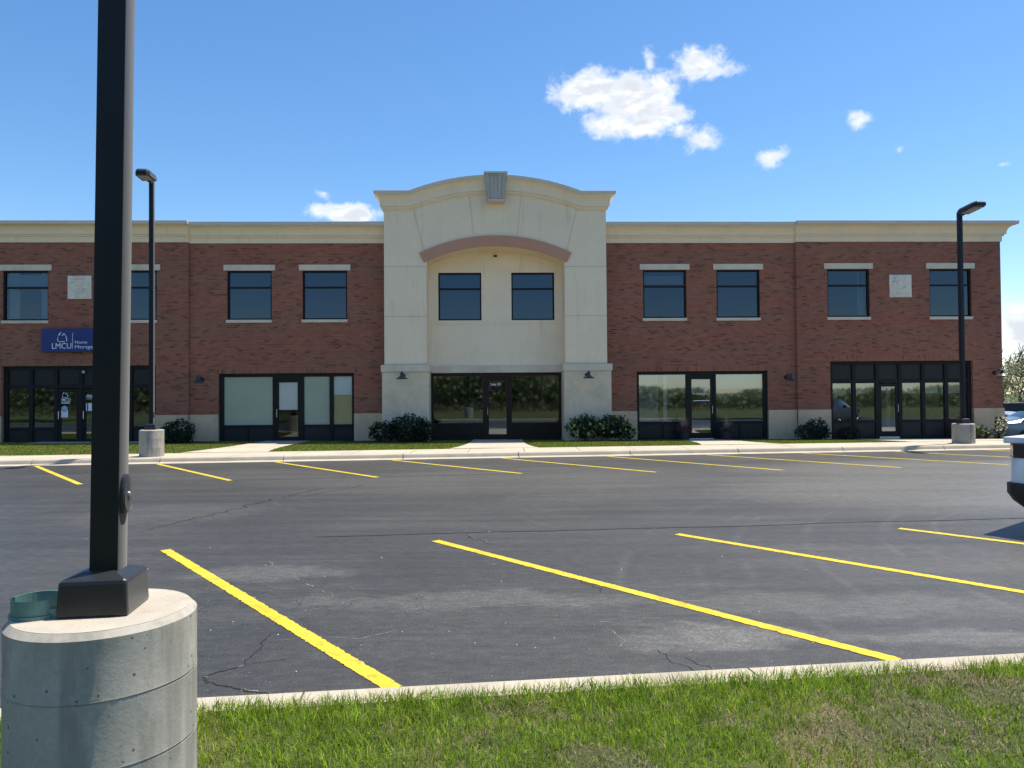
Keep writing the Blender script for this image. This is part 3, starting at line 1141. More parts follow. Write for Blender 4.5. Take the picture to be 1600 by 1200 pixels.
# flat dead thatch lying in the thin spots
N = 30000
tx = rng.uniform(-3.0, 4.4, N)
td = rng.uniform(0.3, 1.7, N)
ty = 4.03 + 0.1225 * tx - td
g2, g3 = fbm(tx, ty, 3.2, 9.7), fbm(tx, ty, 8.0, 5.5)
pt = np.zeros(N)
for (px_, py_, pr_) in ((-0.17, 3.30, 0.17), (0.30, 3.12, 0.16), (0.93, 3.47, 0.10), (1.72, 3.70, 0.22), (2.5, 3.88, 0.24), (1.42, 3.28, 0.30), (1.95, 3.40, 0.26), (2.6, 3.55, 0.35)):
    pt = np.maximum(pt, np.exp(-(((tx - px_) / pr_) ** 2 + ((ty - py_) / (pr_ * 0.8)) ** 2)))
k = ((g2 + 0.5 * g3 > 0.30) | (pt * rng.random(N) > 0.25)) & ((tx + 1.42) ** 2 + (ty - 2.62) ** 2 > 0.34 ** 2)
tx, ty = tx[k], ty[k]
n = len(tx)
tz = np.array([lawn_z(x, y) for x, y in zip(tx, ty)]) + rng.uniform(0.002, 0.014, n)
v, f, c = blades(tx, ty, tz, rng.uniform(0.03, 0.07, n) * 0.6, rng.uniform(0.003, 0.006, n), straw[rng.integers(0, 4, n)] * rng.uniform(0.5, 1.1, n)[:, None], 1.6)
o = soup('thatch_grass', v, f, c, M_blade)
tag(o, 'dead straw coloured thatch lying in thin patches of the near lawn', 'dead grass', kind='stuff')

# verge grass
N = 90000
vx = rng.uniform(-22, 12.2, N)
vt = rng.random(N)
wb = 19.97 + KS * vx + 1.72
fy = 27.0 + 0.0337 * vx
vy = wb + 0.02 + (fy - 0.15 - wb) * vt
ok = np.ones(N, bool)
for xc, w in PATHS:
    ps = path_poly(xc, w, 0.4)
    yy = np.array([p[0] for p in ps])
    hw = np.array([p[1] for p in ps])
    ok &= np.abs(vx - xc) > np.interp(vy, yy, hw) + 0.02
for (xa, xb, d) in ((-16.6, -12.52, 1.0), (-12.6, -10.4, 1.15), (-5.9, -2.9, 1.25), (1.9, 4.6, 1.2), (9.4, 12.2, 1.6)):
    ok &= ~((vx > xa) & (vx < xb) & (vy > fy - d))
vx, vy = vx[ok], vy[ok]
n = len(vx)
vz = np.array([verge_z(x, y) for x, y in zip(vx, vy)]) - 0.01
g = np.array([[0.20, 0.25, 0.035], [0.25, 0.30, 0.045], [0.165, 0.22, 0.03], [0.30, 0.31, 0.08]])
tone = g[rng.integers(0, 4, n)] * rng.uniform(0.75, 1.2, n)[:, None]
v, f, c = blades(vx, vy, vz, rng.uniform(0.025, 0.055, n), rng.uniform(0.012, 0.022, n), tone, 0.8)
o = soup('verge_grass', v, f, c, M_blade)
tag(o, 'mown grass strip between the pavement and the brick building', 'grass', kind='stuff')

# ================================================================== BUILDING
bld = thing('office_building', 'two-storey red brick office building with cream arched centre bay and dark storefronts', 'building', (0, 27, 0), TH)
BZ = -0.25                     # walls start below grade
UL, UR = -18.75, 17.97
UA, UB, UC, UD = -11.43, -4.50, 3.37, 10.36
ZBRICK0, ZBRICK1 = 1.055, 7.17
UP = {'outer_left': [(-17.86, -16.29), (-14.10, -12.53)], 'mid_left': [(-10.11, -8.54), (-7.455, -5.87)],
      'tower': [(-2.655, -1.08), (0.02, 1.60)], 'mid_right': [(4.78, 6.36), (7.47, 9.06)], 'outer_right': [(11.51, 13.075), (15.30, 16.87)]}
WZ0, WZ1, WZT = 4.415, 6.165, 5.575
SFA, SFB, SFC, SFD, SFE = (-17.87, -12.57), (-10.42, -5.64), (-2.93, 1.84), (4.51, 9.31), (11.57, 16.86)


def wall_front(u0, u1, z0, z1, y, holes, mat, name='wall', depth=0.22, soldiers=True):
    """front face at local y with openings and their reveals"""
    us = sorted(set([u0, u1] + [h[0] for h in holes] + [h[1] for h in holes]))
    zz = sorted(set([z0, z1] + [min(z1, max(z0, h[2])) for h in holes] + [min(z1, max(z0, h[3])) for h in holes]))
    m = MB()
    for a, c in zip(us[:-1], us[1:]):
        for p, q in zip(zz[:-1], zz[1:]):
            uc, zc = (a + c) / 2, (p + q) / 2
            if any(h[0] < uc < h[1] and h[2] < zc < h[3] for h in holes):
                continue
            m.face([(a, y, p), (c, y, p), (c, y, q), (a, y, q)])
    for h in holes:
        a, c, p, q = h[0], h[1], max(z0, h[2]), min(z1, h[3])
        d = depth
        m.face([(a, y, p), (a, y, q), (a, y + d, q), (a, y + d, p)])
        m.face([(c, y, p), (c, y + d, p), (c, y + d, q), (c, y, q)])
        m.face([(a, y, q), (c, y, q), (c, y + d, q), (a, y + d, q)])
        if h[2] > z0:
            m.face([(a, y, p), (a, y + d, p), (c, y + d, p), (c, y, p)])
    return m.build(name, mat, bld, fix=False)


def bay(u0, u1, y, wins, sf, sfz):
    holes = [(a, c, WZ0, WZ1) for a, c in wins] + [(sf[0], sf[1], ZBRICK0 - 1, sfz)]
    wall_front(u0, u1, ZBRICK0, ZBRICK1 + 0.2, y, holes, M_brick)
    # soldier course over the storefront, a hair proud
    part('soldier_course', [(sf[0] - 0.1, sf[1] + 0.1, y - 0.012, y + 0.05, sfz + 0.004, sfz + 0.209)], M_soldier, bld)
    # stone base blocks, two courses, either side of the storefront
    for (a, c) in ((u0, sf[0]), (sf[1], u1)):
        if c - a < 0.15:
            continue
        k = max(1, round((c - a) / 1.25))
        for r, (p, q) in enumerate(((BZ, 0.715), (0.727, ZBRICK0))):
            for i in range(k):
                x0, x1 = a + (c - a) * i / k, a + (c - a) * (i + 1) / k
                part('stone_block', [(x0 + (0.006 if i else 0), x1 - (0.006 if i < k - 1 else 0), y - 0.035, y + 0.2, p, q)], M_basestone, bld)
        part('wall', [(a, c, y - 0.02, y + 0.15, BZ, ZBRICK0 - 0.002)], M_basestone, bld)


bay(UL, UA, -0.10, UP['outer_left'], SFA, 2.81)
bay(UA, UB + 0.02, 0.0, UP['mid_left'], SFB, 2.505)
bay(UC - 0.02, UD, 0.0, UP['mid_right'], SFD, 2.48)
bay(UD, UR, -0.10, UP['outer_right'], SFE, 2.80)
# returns of the outer bays, end walls, back wall, roof
part('wall', [(UA - 0.06, UA, -0.099, 0.05, BZ, ZBRICK1)], M_brick, bld)
part('wall', [(UD, UD + 0.06, -0.099, 0.05, BZ, ZBRICK1)], M_brick, bld)
m = MB()
m.face([(UR, -0.1, BZ), (UR, 19, BZ), (UR, 19, 7.37), (UR, -0.1, 7.37)])
m.face([(UL, -0.1, BZ), (UL, -0.1, 7.37), (UL, 19, 7.37), (UL, 19, BZ)])
m.face([(UR, 19, BZ), (UL, 19, BZ), (UL, 19, 7.37), (UR, 19, 7.37)])
m.build('wall', M_brick, bld, fix=False)
part('stone_block', [(UR + 0.002, UR + 0.035, -0.135, 19, BZ, ZBRICK0)], M_basestone, bld)
part('roof', [(UL + 0.1, UR - 0.1, 0.3, 18.9, 7.1, 7.25)], M_roof, bld)
# interior: floors, ceilings and rear partitions of the rooms behind the glass
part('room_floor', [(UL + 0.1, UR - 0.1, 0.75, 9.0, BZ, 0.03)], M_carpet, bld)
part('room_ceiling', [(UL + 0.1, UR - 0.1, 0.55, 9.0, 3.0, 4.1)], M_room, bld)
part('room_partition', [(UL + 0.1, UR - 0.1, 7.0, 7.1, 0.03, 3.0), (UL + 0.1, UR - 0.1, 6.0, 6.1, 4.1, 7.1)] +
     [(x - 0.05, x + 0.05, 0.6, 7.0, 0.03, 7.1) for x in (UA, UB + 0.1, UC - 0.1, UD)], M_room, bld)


# wing cornices: coping, cove, two steps and a fascia swept along the wall head
def sweep(path, prof, name, mat, closed=False):
    """path of (u, y, nu, ny, T): base point, outward normal (mitred), top height"""
    m = MB()
    rows = [[(u + nu * pv, y + ny * pv, T + dz) for pv, dz in prof] for u, y, nu, ny, T in path]
    for r0, r1 in zip(rows[:-1], rows[1:]):
        for i in range(len(prof) - 1):
            m.face([r0[i], r1[i], r1[i + 1], r0[i + 1]])
    for r in (rows[0], rows[-1]):
        m.face(r)
    return m.build(name, mat, bld, smooth=True, auto=R(22))


CT = 7.86
COVE = [(0.15 + 0.24 * (1 - math.cos(t)), -0.385 + 0.245 * math.sin(t)) for t in np.linspace(0, math.pi / 2, 7)]
CPROF = [(-0.02, -0.70), (0.045, -0.70), (0.045, -0.505), (0.095, -0.50), (0.095, -0.445), (0.15, -0.44), (0.15, -0.385)] + COVE[1:] + [(0.39, -0.125), (-0.02, -0.125)]
KPROF = [(-0.02, -0.128), (0.425, -0.128), (0.43, -0.012), (0.40, 0.0), (-0.02, 0.0)]
for (path) in (
        [(UL, 19, -1, 0, CT), (UL, -0.1, -1, -1, CT), (UA, -0.1, 1, -1, CT), (UA, 0.30, 1, 0, CT)],
        [(UA + 0.002, 0, 0, -1, CT - 0.02), (UB - 0.0, 0, 0, -1, CT - 0.02)],
        [(UC, 0, 0, -1, CT - 0.02), (UD - 0.002, 0, 0, -1, CT - 0.02)],
        [(UD, 0.30, -1, 0, CT), (UD, -0.1, -1, -1, CT), (UR, -0.1, 1, -1, CT), (UR, 19, 1, 0, CT)]):
    if abs(path[0][2]) == 1:
        # the small return at the step between bays is shallow: keep its mitre short
        path = [(u, y, nu * (0.28 if u in (UA, UD) else 1), ny, T) for u, y, nu, ny, T in path]
    sweep(path, CPROF, 'cornice', M_cornice)
    sweep(path, KPROF, 'coping', M_coping)
part('parapet_wall', [(UL + 0.02, UR - 0.02, 0.02, 0.28, 7.2, 7.72)], M_cornice, bld)


# upper windows
def upper_window(u0, u1, y, lintel=True):
    yb = y + 0.10
    t = 0.055
    part('window_frame', [(u0, u0 + t, yb - 0.03, yb + 0.06, WZ0, WZ1), (u1 - t, u1, yb - 0.03, yb + 0.06, WZ0, WZ1),
                          (u0 + t, u1 - t, yb - 0.03, yb + 0.06, WZ1 - t, WZ1), (u0 + t, u1 - t, yb - 0.03, yb + 0.06, WZ0, WZ0 + t),
                          (u0 + t, u1 - t, yb - 0.03, yb + 0.06, WZT - 0.03, WZT + 0.03)], M_frame, win)
    for (p, q) in ((WZ0 + t, WZT - 0.03), (WZT + 0.03, WZ1 - t)):
        tilt = random.uniform(-0.004, 0.004)
        m = MB()
        m.mesh([(u0 + t, yb + 0.02, p), (u1 - t, yb + 0.02, p), (u1 - t, yb + 0.02 + tilt, q), (u0 + t, yb + 0.02 + tilt, q)], [(0, 1, 2, 3)])
        m.build('pane', M_glass_up2 if (u0 < -17 or 4.7 < u0 < 4.9 or 11.4 < u0 < 11.6) else M_glass_up, win, fix=False)


for bay_name, wins in UP.items():
    y = {'outer_left': -0.1, 'outer_right': -0.1, 'tower': 0.5}.get(bay_name, 0.0)
    for (u0, u1) in wins:
        win = bpy.data.objects.new('window', None)
        col.objects.link(win)
        win.parent = bld
        upper_window(u0, u1, y)
        if bay_name != 'tower':
            part('lintel', [(u0 - 0.12, u1 + 0.12, y - 0.03, y + 0.18, WZ1 + 0.006, WZ1 + 0.212)], M_lintel, win, bevel=0.006)
            part('sill', [(u0 - 0.03, u1 + 0.01, y - 0.05, y + 0.12, WZ0 - 0.105, WZ0 - 0.002)], M_lintel, win, bevel=0.006)
        if 4.7 < u0 < 4.9:
            part('blind', [(u0 + 0.08, u1 - 0.08, y + 0.24, y + 0.25, 5.68, 5.98)], MATS['curtain_grey'], win)  # pale strip added to stand for a ceiling light showing through the glass
        if 11.4 < u0 < 11.6:
            part('blind', [(u1 - 0.36, u1 - 0.30, y + 0.20, y + 0.24, WZ0, WZ1), (u1 - 0.24, u1 - 0.08, y + 0.30, y + 0.31, WZ0 + 0.05, 5.5)], MATS['curtain_grey'], win)  # upright bar and a narrow blind behind the glass
        if u0 < -17:
            # white curtains drawn to the sides of the leftmost window
            for (a, c) in ((u0 + 0.1, u0 + 0.48), (u1 - 0.36, u1 - 0.08)):
                m = MB()
                k = 16
                for i in range(k):
                    x0, x1 = a + (c - a) * i / k, a + (c - a) * (i + 1) / k
                    y0, y1 = (0.03 * math.sin(j * 1.9) for j in (i, i + 1))
                    m.face([(x0, y + 0.24 + y0, WZ0 + 0.03), (x1, y + 0.24 + y1, WZ0 + 0.03), (x1, y + 0.24 + y1, WZ1 - 0.02), (x0, y + 0.24 + y0, WZ1 - 0.02)])
                m.build('curtain', M_curtain, win, smooth=True)
            part('valance', [(u0 + 0.06, u1 - 0.06, y + 0.18, y + 0.21, WZ1 - 0.52, WZ1 - 0.12)], M_curtain, win)

# carved stone medallions between the outer windows
for uc, zc in ((-15.2, 5.575), (14.21, 5.54)):
    md = bpy.data.objects.new('medallion', None)
    col.objects.link(md)
    md.parent = bld
    part('plaque', [(uc - 0.41, uc + 0.41, -0.13, 0.0, zc - 0.41, zc + 0.41)], M_plaque, md, bevel=0.012)
    m = MB()
    pts, rad = [], []
    for k in range(46):
        a = 0.9 + k * 0.235
        r = 0.30 - 0.0056 * k
        pts.append((uc - 0.02 + 0.98 * r * math.cos(a), -0.135, zc + 0.05 + r * math.sin(a)))
        rad.append(max(0.014, 0.052 - 0.0009 * k))
    m.tube(pts, rad, 8)
    m.tube([(uc - 0.10, -0.132, zc - 0.24), (uc - 0.10, -0.132, zc - 0.36)], [0.028, 0.016], 6)
    for q in range(4):
        m.tube([(uc + 0.05 + 0.03 * q, -0.132, zc - 0.14 + 0.035 * q), (uc + 0.15 + 0.03 * q, -0.132, zc - 0.18 + 0.035 * q)], 0.014, 6)
    m.build('spiral_relief', M_plaque, md, smooth=True)

# ---- the centre bay
UCN = -0.56
HW = 3.935
RI, RO, CZ = 5.76, 6.13, 1.19
OPN = 2.445


def arc(du, r):
    return CZ + math.sqrt(r * r - du * du)


TW = 3.02
TR = (TW ** 2 + 0.57 ** 2) / (2 * 0.57)


def top(du):
    if abs(du) >= TW:
        return 8.85
    return 8.85 + math.sqrt(TR * TR - du * du) - (TR - 0.57)


NA = 28
dus = [-HW, -TW] + [TW * math.sin(math.pi / 2 * (-1 + 2 * i / NA)) for i in range(1, NA)] + [TW, HW]
# structural core with the arched opening cut through it
poly = [(UCN - HW, 2.74), (UCN - OPN, 2.74), (UCN - OPN, arc(OPN, RI))]
poly += [(UCN + x, arc(x, RI)) for x in np.linspace(-OPN, OPN, 25)[1:-1]]
poly += [(UCN + OPN, arc(OPN, RI)), (UCN + OPN, 2.74), (UCN + HW, 2.74)]
poly += [(UCN + d, top(d) - 0.12) for d in reversed(dus)]
m = MB()
# split into left pier, right pier and spandrel so that every polygon stays simple
m.prism([(UCN - HW, 2.74), (UCN - OPN, 2.74), (UCN - OPN, arc(OPN, RI)), (UCN - HW, arc(OPN, RI))], -0.425, 0.52)
m.prism([(UCN + OPN, 2.74), (UCN + HW, 2.74), (UCN + HW, arc(OPN, RI)), (UCN + OPN, arc(OPN, RI))], -0.425, 0.52)
m.prism([(UCN - HW, arc(OPN, RI)), (UCN - OPN, arc(OPN, RI))] + [(UCN + x, arc(x, RI)) for x in np.linspace(-OPN, OPN, 25)[1:-1]] +
        [(UCN + OPN, arc(OPN, RI)), (UCN + HW, arc(OPN, RI))] + [(UCN + d, top(d) - 0.12) for d in reversed(dus)], -0.425, 0.75)
core = m.build('tower_core', M_stucco, bld)
# stucco panels in front of it, with open reveals between them
G = 0.007
YP = -0.45


def panel(poly2):
    m = MB()
    m.prism(poly2, YP, -0.42)
    m.build('stucco_panel', M_stucco, bld)


for s in (-1, 1):
    ui, uo = UCN + s * OPN, UCN + s * HW
    a, c = min(ui, uo), max(ui, uo)
    for p, q in ((2.765, 4.46), (4.46, 6.22)):
        panel([(a, p + G), (c, p + G), (c, q - G), (a, q - G)])
JT = [(-3.407, 8.075, -3.14, 7.0), (-1.461, 8.58, -1.334, 7.39), (0.341, 8.58, 0.214, 7.39), (2.287, 8.075, 2.02, 7.0)]


def jx(j, z):
    x0, z0, x1, z1 = JT[j]
    return x0 + (x1 - x0) * (z - z0) / (z1 - z0)


def low_edge(du):
    if abs(du) > 2.69:
        return None
    return arc(du, RO)


def slice_panel(fl, fr):
    """between two boundary functions u(z)"""
    def solve(f, curve):
        z = 7.5
        for _ in range(40):
            z = curve(f(z) - UCN)
        return f(z), z
    tl, tr_ = solve(fl, lambda d: top(d) - 0.62), solve(fr, lambda d: top(d) - 0.62)
    bl, br = solve(fl, lambda d: arc(d, RO)), solve(fr, lambda d: arc(d, RO))
    pts = [bl] + [(x, arc(x - UCN, RO)) for x in np.linspace(bl[0], br[0], 9)[1:-1]] + [br]
    pts += [tr_] + [(x, top(x - UCN) - 0.62) for x in np.linspace(tr_[0], tl[0], 11)[1:-1]] + [tl]
    panel(pts)


for j in range(3):
    slice_panel(lambda z, j=j: jx(j, z) + G, lambda z, j=j: jx(j + 1, z) - G)
for s, j in ((-1, 0), (1, 3)):
    e = UCN + s * HW
    zt = 8.85 - 0.62
    f = (lambda z: jx(j, z) + s * G)
    z = 7.0
    for _ in range(40):
        z = arc(min(2.68, abs(f(z) - UCN)), RO)
    ub, zb = f(z), z
    zz = 8.0
    for _ in range(40):
        zz = top(f(zz) - UCN) - 0.62
    tipx, tipz = UCN + s * 2.69, arc(2.69, RO)
    endx, endz = UCN + s * 2.69 * (RI - 0.02) / RO, None
    pts = [(e, 6.22 + G), (e, zt), (f(zz), zz), (ub, zb)]
    pts += [(UCN + s * d, arc(d, RO)) for d in np.linspace(abs(ub - UCN), 2.69, 4)[1:]]
    ang = math.asin(2.69 / RO)
    pts += [(UCN + s * (RI + 0.01) * math.sin(ang), CZ + (RI + 0.01) * math.cos(ang)), (UCN + s * OPN, arc(OPN, RI)), (UCN + s * OPN, 6.22 + G)]
    if s < 0:
        pts = pts[::-1]
    m = MB()
    m.prism(pts, YP, -0.42)
    m.build('stucco_panel', M_stucco, bld)
# rose coloured arch band
m = MB()
ang = math.asin(2.69 / RO)
aa = np.linspace(-ang, ang, 31)
m.prism([(UCN + RI * math.sin(a), CZ + RI * math.cos(a)) for a in aa] + [(UCN + RO * math.sin(a), CZ + RO * math.cos(a)) for a in aa[::-1]], -0.505, -0.42)
m.build('arch_band', M_arch, bld)
# tower cornice
CP2 = [(0.0, -0.645), (0.03, -0.645), (0.03, -0.60), (0.075, -0.595), (0.075, -0.52), (0.12, -0.515), (0.12, -0.43)] + \
      [(0.12 + 0.17 * (1 - math.cos(t)), -0.43 + 0.30 * math.sin(t)) for t in np.linspace(0, math.pi / 2, 7)][1:] + [(0.29, -0.115), (0.0, -0.115)]
KP2 = [(-0.03, -0.118), (0.31, -0.118), (0.315, -0.01), (0.29, 0.0), (-0.03, 0.0)]
path = [(UCN - HW, 0.75, -1, 0, 8.85), (UCN - HW, -0.45, -1, -1, 8.85)] + [(UCN + d, -0.45, 0, -1, top(d)) for d in dus[1:-1]] + \
       [(UCN + HW, -0.45, 1, -1, 8.85), (UCN + HW, 0.75, 1, 0, 8.85)]
sweep(path, CP2, 'cornice', M_cornice)
sweep(path, KP2, 'coping', M_coping)
m = MB()
for d0, d1 in zip(dus[:-1], dus[1:]):
    m.face([(UCN + d0, -0.44, top(d0) - 0.004), (UCN + d1, -0.44, top(d1) - 0.004), (UCN + d1, 0.75, top(d1) - 0.004), (UCN + d0, 0.75, top(d0) - 0.004)])
m.build('coping', M_coping, bld)
# keystone, tapering down, with a lead-grey fluted face
m = MB()
for i in range(5):
    t0, t1 = i / 5 + 0.012, (i + 1) / 5 - 0.012
    xt = [-0.925 + 0.77 * t for t in (t0, t1)]
    xb = [-0.825 + 0.575 * t for t in (t0, t1)]
    m.prism([(xb[0], 8.56), (xb[1], 8.56), (xt[1], 9.44), (xt[0], 9.44)], -0.80 - 0.008 * (i % 2), -0.74)
m.prism([(-0.835, 8.47), (-0.24, 8.47), (-0.135, 9.44), (-0.945, 9.44)], -0.785, -0.3)
m.build('keystone', M_keystone, bld)
part('keystone_cap', [(-0.955, -0.125, -0.83, -0.28, 9.44, 9.50)], M_coping, bld)
part('keystone_foot', [(-0.82, -0.255, -0.81, -0.44, 8.46, 8.535)], M_lintel, bld)
# recessed wall behind the arch
RU0, RU1 = UCN - OPN - 0.05, UCN + OPN + 0.05
wall_front(RU0, RU1, 2.49, 7.4, 0.5, [(a, c, WZ0, WZ1) for a, c in UP['tower']], M_stucco_in)
part('trim_band', [(RU0, RU1, 0.472, 0.55, 4.285, 4.40)], M_stucco_in, bld)
part('trim_band', [(RU0, UP['tower'][0][0] - 0.09, 0.488, 0.55, 6.185, 6.20), (UP['tower'][0][1] + 0.09, UP['tower'][1][0] - 0.09, 0.488, 0.55, 6.185, 6.20),
                   (UP['tower'][1][1] + 0.09, RU1, 0.488, 0.55, 6.185, 6.20)], M_stucco_in, bld)
part('stone_band', [(RU0 + 0.06, RU1 - 0.06, 0.43, 0.6, 2.495, 2.745)], M_lintel, bld, bevel=0.01)
part('keystone_cap', [(-0.62, -0.5, 0.45, 0.52, 6.74, 6.80)], M_frame, bld)
# stone piers either side of the entrance, laid in blocks
for (a, c) in ((-4.575, -2.935), (1.825, 3.505)):
    rows = np.linspace(BZ, 2.50, 8)
    for r in range(7):
        cuts = [a, a + (c - a) * (0.5 if r % 2 else 0.33), c] if r % 2 else [a, a + (c - a) * 0.3, a + (c - a) * 0.72, c]
        for i in range(len(cuts) - 1):
            pr = random.uniform(-0.003, 0.003)
            part('stone_block', [(cuts[i] + (0.003 if i else 0), cuts[i + 1] - (0.003 if i < len(cuts) - 2 else 0), -0.52 + pr, -0.30, rows[r] + 0.003, rows[r + 1] - 0.003)], M_stone, bld)
    part('pier_core', [(a + 0.006, c - 0.006, -0.512, 0.6, BZ, 2.498)], M_stone, bld)
    part('pier_cap', [(a - 0.04, c + 0.04, -0.57, 0.6, 2.502, 2.758)], M_lintel, bld, bevel=0.03)


# ---- storefronts
def storefront(name_label, u0, u1, z1, y, fm, bays, transom=None, glass=None):
    """bays: (ua, ub, kind) clear openings; frame bars fill the rest"""
    sf = bpy.data.objects.new('storefront', None)
    col.objects.link(sf)
    sf.parent = bld
    sf['label'] = name_label
    glass = glass or M_glass
    y0, y1 = y, y + 0.11
    z0 = BZ
    zt = transom or (z1 - 0.15)
    part('head_rail', [(u0, u1, y0, y1, z1 - 0.115, z1 - 0.002)], fm, sf)
    if transom:
        part('transom_rail', [(u0 + 0.001, u1 - 0.001, y0 + 0.004, y1, transom + 0.005, transom + 0.14)], fm, sf)
    # uprights
    edges = [u0] + [e for bb in bays for e in (bb[0], bb[1])] + [u1]
    for i in range(0, len(edges), 2):
        if edges[i + 1] - edges[i] > 0.01:
            part('mullion', [(edges[i], edges[i + 1], y0 - 0.012, y1, z0, z1 - 0.117)], fm, sf)
    for (ua, ub, kind) in bays:
        ztop = transom if transom else z1 - 0.117
        if transom:
            part('spandrel_panel', [(ua + 0.002, ub - 0.002, y0 + 0.05, y1, transom + 0.142, z1 - 0.117)], M_spandrel, sf)
        if kind == 'door':
            e = 0.095
            zd = min(ztop - 0.02, 2.30)
            part('door_leaf', [(ua + 0.006, ua + e, y0 + 0.012, y1 - 0.03, 0.05, zd), (ub - e, ub - 0.006, y0 + 0.012, y1 - 0.03, 0.05, zd),
                               (ua + e, ub - e, y0 + 0.012, y1 - 0.03, 0.05, 0.24), (ua + e, ub - e, y0 + 0.012, y1 - 0.03, zd - 0.11, zd)], fm, sf)
            m = MB()
            m.face([(ua + e, y0 + 0.045, 0.24), (ub - e, y0 + 0.045, 0.24), (ub - e, y0 + 0.045, zd - 0.11), (ua + e, y0 + 0.045, zd - 0.11)])
            m.build('pane', glass, sf, fix=False)
            m = MB()
            hx = ua + 0.05 if (ua + ub) / 2 < UCN or 'centre' in name_label else ub - 0.05
            m.tube([(hx, y0 + 0.012, 0.95), (hx, y0 - 0.05, 0.95), (hx, y0 - 0.05, 1.22), (hx, y0 + 0.012, 1.22)], 0.012, 6)
            m.build('door_handle', M_steel, sf)
            part('threshold', [(ua, ub, y0 - 0.02, y1, BZ, 0.045)], M_steel, sf)
            if zd < ztop - 0.03:
                part('transom_rail', [(ua, ub, y0 + 0.002, y1, zd + 0.008, ztop + 0.002)], fm, sf)
        else:
            m = MB()
            t = random.uniform(-0.0035, 0.0035)
            m.face([(ua, y0 + 0.05 + t, 0.66), (ub, y0 + 0.05 - t, 0.66), (ub, y0 + 0.05 - t, ztop), (ua, y0 + 0.05 + t, ztop)])
            m.build('pane', glass, sf, fix=False)
            part('sill_rail', [(ua, ub, y0 + 0.003, y1, 0.555, 0.66)], fm, sf)
            part('bottom_rail', [(ua, ub, y0 + 0.003, y1, BZ, 0.085)], fm, sf)
            w = ub - ua
            cells = [(ua, ub)] if w < 1.2 else [(ua, (ua + ub) / 2 - 0.03), ((ua + ub) / 2 + 0.03, ub)]
            if w >= 1.2:
                part('mullion', [((ua + ub) / 2 - 0.03, (ua + ub) / 2 + 0.03, y0 + 0.003, y1, 0.085, 0.555)], fm, sf)
            for a, c in cells:
                part('lower_panel', [(a, c, y0 + 0.04, y1, 0.085, 0.555)], M_spandrel if fm is M_frame else fm, sf)
    return sf


def six_bays(u0, u1, kinds):
    n, w = 6, 0.75
    pitch = (u1 - u0 - 0.13) / n
    return [(u0 + 0.13 + i * pitch, u0 + i * pitch + pitch, k) for i, k in enumerate(kinds)]


YO = 0.0
sfA = storefront('dark storefront under the blue sign with double doors', SFA[0], SFA[1], 2.81, 0.02, M_frame,
                 six_bays(*SFA, ['win', 'win', 'door', 'door', 'win', 'win']), transom=2.02)
sfE = storefront('dark storefront with six tall bays nearest the right corner', SFE[0], SFE[1], 2.80, 0.02, M_frame,
                 six_bays(*SFE, ['win', 'win', 'door', 'win', 'win', 'win']), transom=2.0, glass=M_glass_mid)
sfB = storefront('storefront whose windows are papered over from inside', SFB[0], SFB[1], 2.505, 0.10, M_frame,
                 [(-10.28, -8.545, 'win'), (-8.44, -7.56, 'door'), (-7.45, -6.53, 'win'), (-6.40, -5.73, 'win')], glass=M_glass_clear)
sfC = storefront('brown framed storefront in the centre bay', SFC[0], SFC[1], 2.49, 0.52, M_cframe,
                 [(-2.85, -1.06, 'win'), (-0.93, -0.10, 'door'), (0.01, 1.735, 'win')])
sfD = storefront('storefront with planters either side of its door', SFD[0], SFD[1], 2.48, 0.10, M_frame,
                 [(4.61, 6.335, 'win'), (6.44, 7.33, 'door'), (7.43, 9.17, 'win')], glass=M_glass_mid)
# paper behind the glass of the papered storefront
part('window_paper', [(-10.27, -8.55, 0.175, 0.18, 0.67, 2.38)], M_paper, sfB)
part('window_paper', [(-7.44, -6.54, 0.175, 0.18, 0.67, 2.38)], M_paper, sfB)
part('window_paper', [(-6.39, -5.74, 0.175, 0.18, 1.72, 2.38)], M_white, sfB)
part('window_board', [(-6.39, -5.74, 0.175, 0.18, 0.67, 1.71)], M_tan, sfB)
part('window_paper', [(-8.33, -7.68, 0.162, 0.167, 1.20, 2.18)], M_white, sfB)
# partial blinds and a white post inside the planter storefront
part('window_paper', [(4.62, 5.35, 0.30, 0.31, 0.67, 2.36)], plain('grey_blind', (0.38, 0.42, 0.42), 0.8, 0.05, 2), sfD)
part('inside_post', [(5.55, 5.68, 0.35, 0.45, 0.03, 2.36)], M_white, sfD)
part('window_paper', [(7.44, 9.16, 0.40, 0.41, 1.85, 2.36)], plain('pale_blind', (0.62, 0.68, 0.72), 0.8, 0.05, 2), sfD)
part('window_paper', [(6.56, 7.22, 0.30, 0.31, 1.70, 2.15)], plain('dim_blind', (0.30, 0.30, 0.36), 0.8, 0.05, 2), sfD)
for i in (0, 1, 3, 4, 5):
    a, c, _ = six_bays(*SFE, ['w'] * 6)[i]
    part('window_paper', [(a + 0.01, c - 0.01, 0.45, 0.46, 1.62, 2.0)], plain('roller_blind', (0.66, 0.70, 0.72), 0.8, 0.05, 2) if i == 0 else MATS['roller_blind'], sfE)
part('inside_post', [(13.95, 14.1, 0.5, 0.6, 0.03, 2.36)], M_tan, sfE)
# small fittings
m = MB()
m.lathe([(0.0, 0.0), (0.06, 0.0), (0.06, 0.02), (0.04, 0.035)], (-15.12, 0.008, 2.60), 12, 'y')
m.build('alarm_dome', M_lens, sfA)

